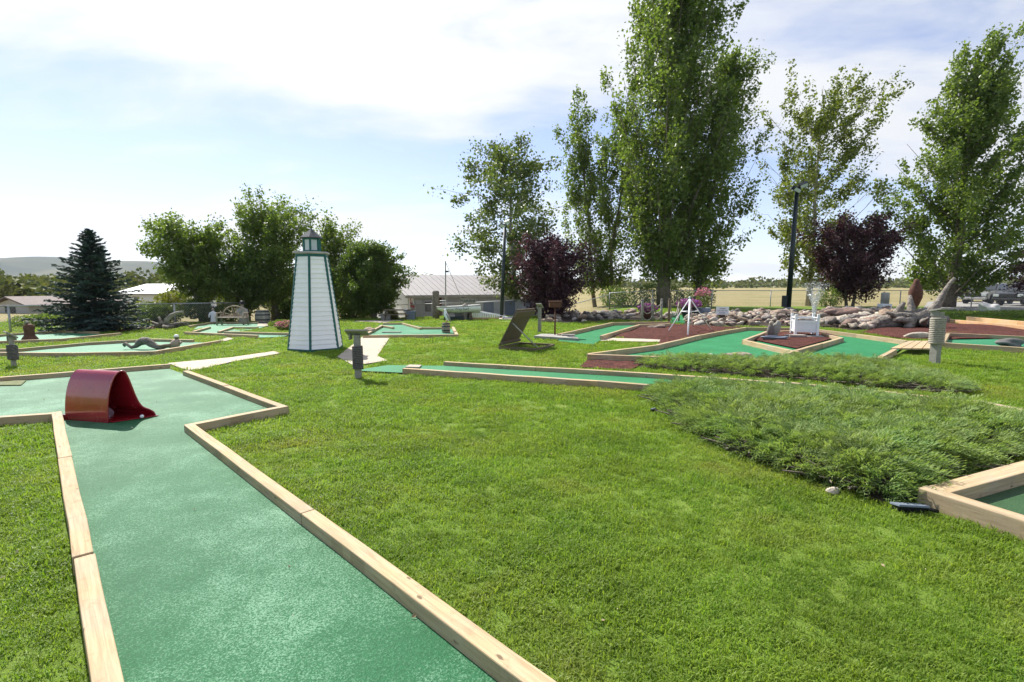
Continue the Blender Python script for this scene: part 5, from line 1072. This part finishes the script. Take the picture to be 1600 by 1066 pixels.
def juniper(label, poly_px, n, hmax, seed, scale=(.8, 1.25)):
    P = np.array([tuple(G(x, y))[:2] for x, y in poly_px]); rng = np.random.default_rng(seed); c = P.mean(0); t = thing('juniper', label, 'juniper', (c[0], c[1], Hf(*c)), 0, 'spreading junipers'); mask([tuple(p) for p in P], .01)
    lo, hi = P.min(0), P.max(0); CC = rng.uniform(lo, hi, (n, 2)); CC = CC[pip(CC, P)][: n // 7]; ci = rng.integers(0, len(CC), n); a0 = rng.uniform(0, 6.283, n); Q = CC[ci] + np.stack([np.cos(a0), np.sin(a0)], 1) * rng.uniform(0, .09, (n, 1)); kp = pip(Q, P); hc = rng.uniform(-.05, .05, len(CC))[ci]; Q = Q[kp]; a0 = a0[kp]; hc = hc[kp]
    def edge(Q):
        dm = np.full(len(Q), 9.); gx = np.zeros((len(Q), 2))
        for i in range(len(P)):
            a, b = P[i], P[(i + 1) % len(P)]; ab = b - a; s = np.clip(((Q - a) @ ab) / (ab @ ab), 0, 1); v = Q - (a + s[:, None] * ab); dd = np.linalg.norm(v, axis=1); k = dd < dm; dm[k] = dd[k]; gx[k] = -v[k] / (dd[k][:, None] + 1e-6)
        return dm, gx
    def lump(Q): return .5 + .5 * np.sin(Q[:, 0] * 3.1 + seed) * np.sin(Q[:, 1] * 3.7 + 1.3 * np.sin(Q[:, 0] * 2.)) 
    dm, out = edge(Q); kk = dm > .06; Q, a0, hc, dm, out = Q[kk], a0[kk], hc[kk], dm[kk], out[kk]; hgt = hmax * np.clip(dm / .45, 0, 1) ** .6 * (.62 + .5 * lump(Q))
    z = H(Q[:, 0], Q[:, 1]) + np.maximum(.02, hgt + hc - .05 * rng.random(len(Q))); az = a0 + rng.normal(0, .35, len(Q)); e = np.clip(1 - dm / .4, 0, 1); dx = np.cos(az) * (1 - e) + out[:, 0] * e * 1.3 + .12; dy = np.sin(az) * (1 - e) + out[:, 1] * e * 1.3 - .12
    az = np.arctan2(dy, dx); tilt = rng.uniform(-.05, .55, len(Q)) - e * .3; roll = rng.uniform(-.6, .6, len(Q))
    def Rz(a): c_, s_ = np.cos(a), np.sin(a); o = np.zeros((len(a), 3, 3)); o[:, 0, 0] = c_; o[:, 0, 1] = -s_; o[:, 1, 0] = s_; o[:, 1, 1] = c_; o[:, 2, 2] = 1; return o
    def Ry(a): c_, s_ = np.cos(a), np.sin(a); o = np.zeros((len(a), 3, 3)); o[:, 0, 0] = c_; o[:, 0, 2] = s_; o[:, 2, 0] = -s_; o[:, 2, 2] = c_; o[:, 1, 1] = 1; return o
    def Rx(a): c_, s_ = np.cos(a), np.sin(a); o = np.zeros((len(a), 3, 3)); o[:, 1, 1] = c_; o[:, 1, 2] = -s_; o[:, 2, 1] = s_; o[:, 2, 2] = c_; o[:, 0, 0] = 1; return o
    Rm = Rz(az) @ Ry(-tilt) @ Rx(roll); pos = np.stack([Q[:, 0], Q[:, 1], z], 1) - np.array(t.location); me = replicate('foliage', SV, SF, pos, Rm, rng.uniform(*scale, len(Q)), M['juniper']); link('foliage', me, t)
    # woody mat beneath
    q2 = Q[: n // 14]; m = MB(); rnd = random.Random(seed)
    for x, y in q2: 
        a = rnd.uniform(0, 6.3); m.tube([(x - c[0], y - c[1], .0), (x - c[0] + .15 * math.cos(a), y - c[1] + .15 * math.sin(a), hmax * .35), (x - c[0] + .35 * math.cos(a), y - c[1] + .35 * math.sin(a), hmax * .6)], [.014, .01, .005], 4, cap=False)
    m.build('stem', M['bark'], t)['kind'] = 'stuff'; sheet('soil_patch', [tuple(p) for p in P], .012, M['soil'], kind='structure')
juniper('large spreading green juniper in the right foreground', [(1012, 617), (1094, 684), (1150, 711), (1262, 748), (1375, 786), (1440, 784), (1452, 758), (1600, 716), (1900, 655), (1900, 712), (1600, 672), (1480, 655), (1386, 642), (1300, 628), (1161, 614), (1049, 611)][:8] + [(1850, 655), (1850, 715), (1600, 668), (1521, 654), (1386, 638), (1300, 627), (1161, 616), (1049, 611)], 10500, .16, 5, (.5, .9))
juniper('smaller juniper hedge between the felt channel and the big green', [(1000, 575), (1080, 582), (1240, 594), (1400, 609), (1500, 618), (1520, 613), (1470, 596), (1370, 571), (1300, 566.5), (1190, 568.5), (1000, 564)], 4400, .13, 6, (.5, .85))
# ------------------------------------------------------------------ grass
def tuft(seed, n=26, h=.036, r=.055, w=.0023):
    rnd = random.Random(seed); m = MB()
    for k in range(n):
        a, q = rnd.uniform(0, 6.28), r * math.sqrt(rnd.random()); p = Vector((q * math.cos(a), q * math.sin(a), -.004)); b = rnd.uniform(0, 6.28); hh = h * rnd.uniform(.55, 1.15); ben = rnd.uniform(.25, 1.25); d = Vector((math.cos(b), math.sin(b), 0)); s = Vector((-d.y, d.x, 0)) * w * rnd.uniform(.7, 1.3)
        p1 = p + Vector((0, 0, hh * .6)) + d * hh * ben * .25; p2 = p + Vector((0, 0, hh * (1 - .25 * ben))) + d * hh * ben * .75
        m.add([p - s, p + s, p1 + s * .85, p1 - s * .85, p2], [(0, 1, 2, 3), (3, 2, 4)])
    me = m.mesh('grass_blades'); me.materials.append(M['grass']); return bpy.data.objects.new('grass_blades', me)
pc = bpy.data.collections.new('grass_tufts')
for k in range(6): pc.objects.link(tuft(k))
def free(Q):
    ok = np.ones(len(Q), bool)
    for P, mg in MASK:
        lo, hi = P.min(0) - abs(mg), P.max(0) + abs(mg); c = ok & (Q[:, 0] > lo[0]) & (Q[:, 0] < hi[0]) & (Q[:, 1] > lo[1]) & (Q[:, 1] < hi[1]); i = np.nonzero(c)[0]
        if not len(i): continue
        q = Q[i]; ins = pip(q, P)
        dm = np.full(len(q), 9.)
        for j in range(len(P)):
            a, b = P[j], P[(j + 1) % len(P)]; ab = b - a; s = np.clip(((q - a) @ ab) / (ab @ ab + 1e-12), 0, 1); dm = np.minimum(dm, np.linalg.norm(q - (a + s[:, None] * ab), axis=1))
        ok[i] = ~((ins & (dm > -mg)) | (dm < mg)) if mg < 0 else ~(ins | (dm < mg))
    return ok
def lawn():
    rng = np.random.default_rng(77); Ps, Ss = [], []
    for r0, r1, dens, s0, s1 in ((.5, 3.2, 620, .85, 1.25), (3.2, 5.5, 430, .95, 1.4), (5.5, 9, 230, 1.1, 1.7), (9, 14, 110, 1.4, 2.1), (14, 22, 46, 1.7, 2.6), (22, 37, 18, 2.2, 3.2)):
        x1 = r1 * 1.15 + 2.0; n = int(2 * x1 * r1 * dens); Q = np.stack([rng.uniform(-x1, x1, n), rng.uniform(.2, r1, n)], 1); rr = Q[:, 1] + .25 * np.abs(Q[:, 0]); Q = Q[(Q[:, 1] >= r0 * .0) & (rr >= r0) & (rr < r1) & (np.abs(Q[:, 0]) < Q[:, 1] * 1.12 + 2.0)]
        yb = 25 + 1.5 * _ss((Q[:, 0] + 13) / 4) + 10.5 * _ss((Q[:, 0] - 3) / 5); Q = Q[Q[:, 1] < yb]; Q = Q[free(Q)]; Ps.append(Q); Ss.append(rng.uniform(s0, s1, len(Q)))
    Q = np.concatenate(Ps); S = np.concatenate(Ss); S = S * (.8 + .35 * (.5 + .5 * np.sin(Q[:, 0] * 2.3 + np.sin(Q[:, 1] * 3.1)) * np.sin(Q[:, 1] * 2.7 + 1.5 * np.sin(Q[:, 0] * 1.3)))); n = len(Q)
    me = bpy.data.meshes.new('lawn_grass'); me.vertices.add(n); me.vertices.foreach_set('co', np.stack([Q[:, 0], Q[:, 1], H(Q[:, 0], Q[:, 1])], 1).astype(np.float32).ravel())
    for nm, ty, da in (('rot', 'FLOAT_VECTOR', np.stack([rng.normal(0, .12, n), rng.normal(0, .12, n), rng.uniform(0, 6.28, n)], 1)), ('scl', 'FLOAT', S), ('idx', 'INT', rng.integers(0, 6, n))):
        at_ = me.attributes.new(nm, ty, 'POINT'); at_.data.foreach_set('vector' if ty == 'FLOAT_VECTOR' else 'value', da.ravel().astype(np.int32 if ty == 'INT' else np.float32))
    me.materials.append(M['grass']); o = link('lawn_grass', me); tag(o, 'short mown green lawn between the mini golf lanes', 'grass', kind='stuff')
    ng = bpy.data.node_groups.new('scatter', 'GeometryNodeTree'); ng.interface.new_socket('Geometry', in_out='INPUT', socket_type='NodeSocketGeometry'); ng.interface.new_socket('Geometry', in_out='OUTPUT', socket_type='NodeSocketGeometry')
    N, L = ng.nodes, ng.links; gi, go = N.new('NodeGroupInput'), N.new('NodeGroupOutput'); ip = N.new('GeometryNodeInstanceOnPoints'); ci = N.new('GeometryNodeCollectionInfo'); ci.inputs[0].default_value = pc; ci.inputs['Separate Children'].default_value = True; ci.inputs['Reset Children'].default_value = True
    def na(nm, ty): a_ = N.new('GeometryNodeInputNamedAttribute'); a_.data_type = ty; a_.inputs[0].default_value = nm; return a_.outputs[0]
    L.new(gi.outputs[0], ip.inputs['Points']); L.new(ci.outputs[0], ip.inputs['Instance']); ip.inputs['Pick Instance'].default_value = True; L.new(na('idx', 'INT'), ip.inputs['Instance Index']); L.new(na('rot', 'FLOAT_VECTOR'), ip.inputs['Rotation']); L.new(na('scl', 'FLOAT'), ip.inputs['Scale']); L.new(ip.outputs[0], go.inputs[0])
    md = o.modifiers.new('scatter', 'NODES'); md.node_group = ng
    print('grass tufts', n)
lawn()
# fallen leaves and clippings
rng = np.random.default_rng(5); Q = np.stack([rng.uniform(-7, 8, 420), rng.uniform(1.2, 11, 420)], 1); Q = Q[np.abs(Q[:, 0]) < Q[:, 1] * 1.05 + .5]
M['litter'] = leafmat('litter', (.26, .17, .07), (.62, .56, .40), .1, (1, 1, .8))
C = np.stack([Q[:, 0], Q[:, 1], H(Q[:, 0], Q[:, 1]) + np.where(free(Q), .035, .042)], 1); ok = free(Q) | pip(Q, MASK[0][0])
me = leaf_mesh('leaf_litter', C[ok], rng.uniform(.010, .026, ok.sum()), M['litter'], rng, .6); tag(link('leaf_litter', me), 'scattered dry leaf bits on the lawn and felt', 'leaf litter', kind='stuff')
# ------------------------------------------------------------------ haze
hm = bpy.data.materials.new('haze'); hm.use_nodes = True; nt = hm.node_tree; nt.nodes.clear(); ho = nt.nodes.new('ShaderNodeOutputMaterial'); pv = nt.nodes.new('ShaderNodeVolumePrincipled'); pv.inputs['Color'].default_value = (.78, .88, 1, 1); pv.inputs['Density'].default_value = .00008; pv.inputs['Anisotropy'].default_value = .3; nt.links.new(pv.outputs[0], ho.inputs['Volume'])
m = MB(); m.box((0, 0, 56), (11200, 11200, 150)); hz = m.build('haze', hm); tag(hz, 'pale blue summer haze over the valley', 'haze', kind='stuff')
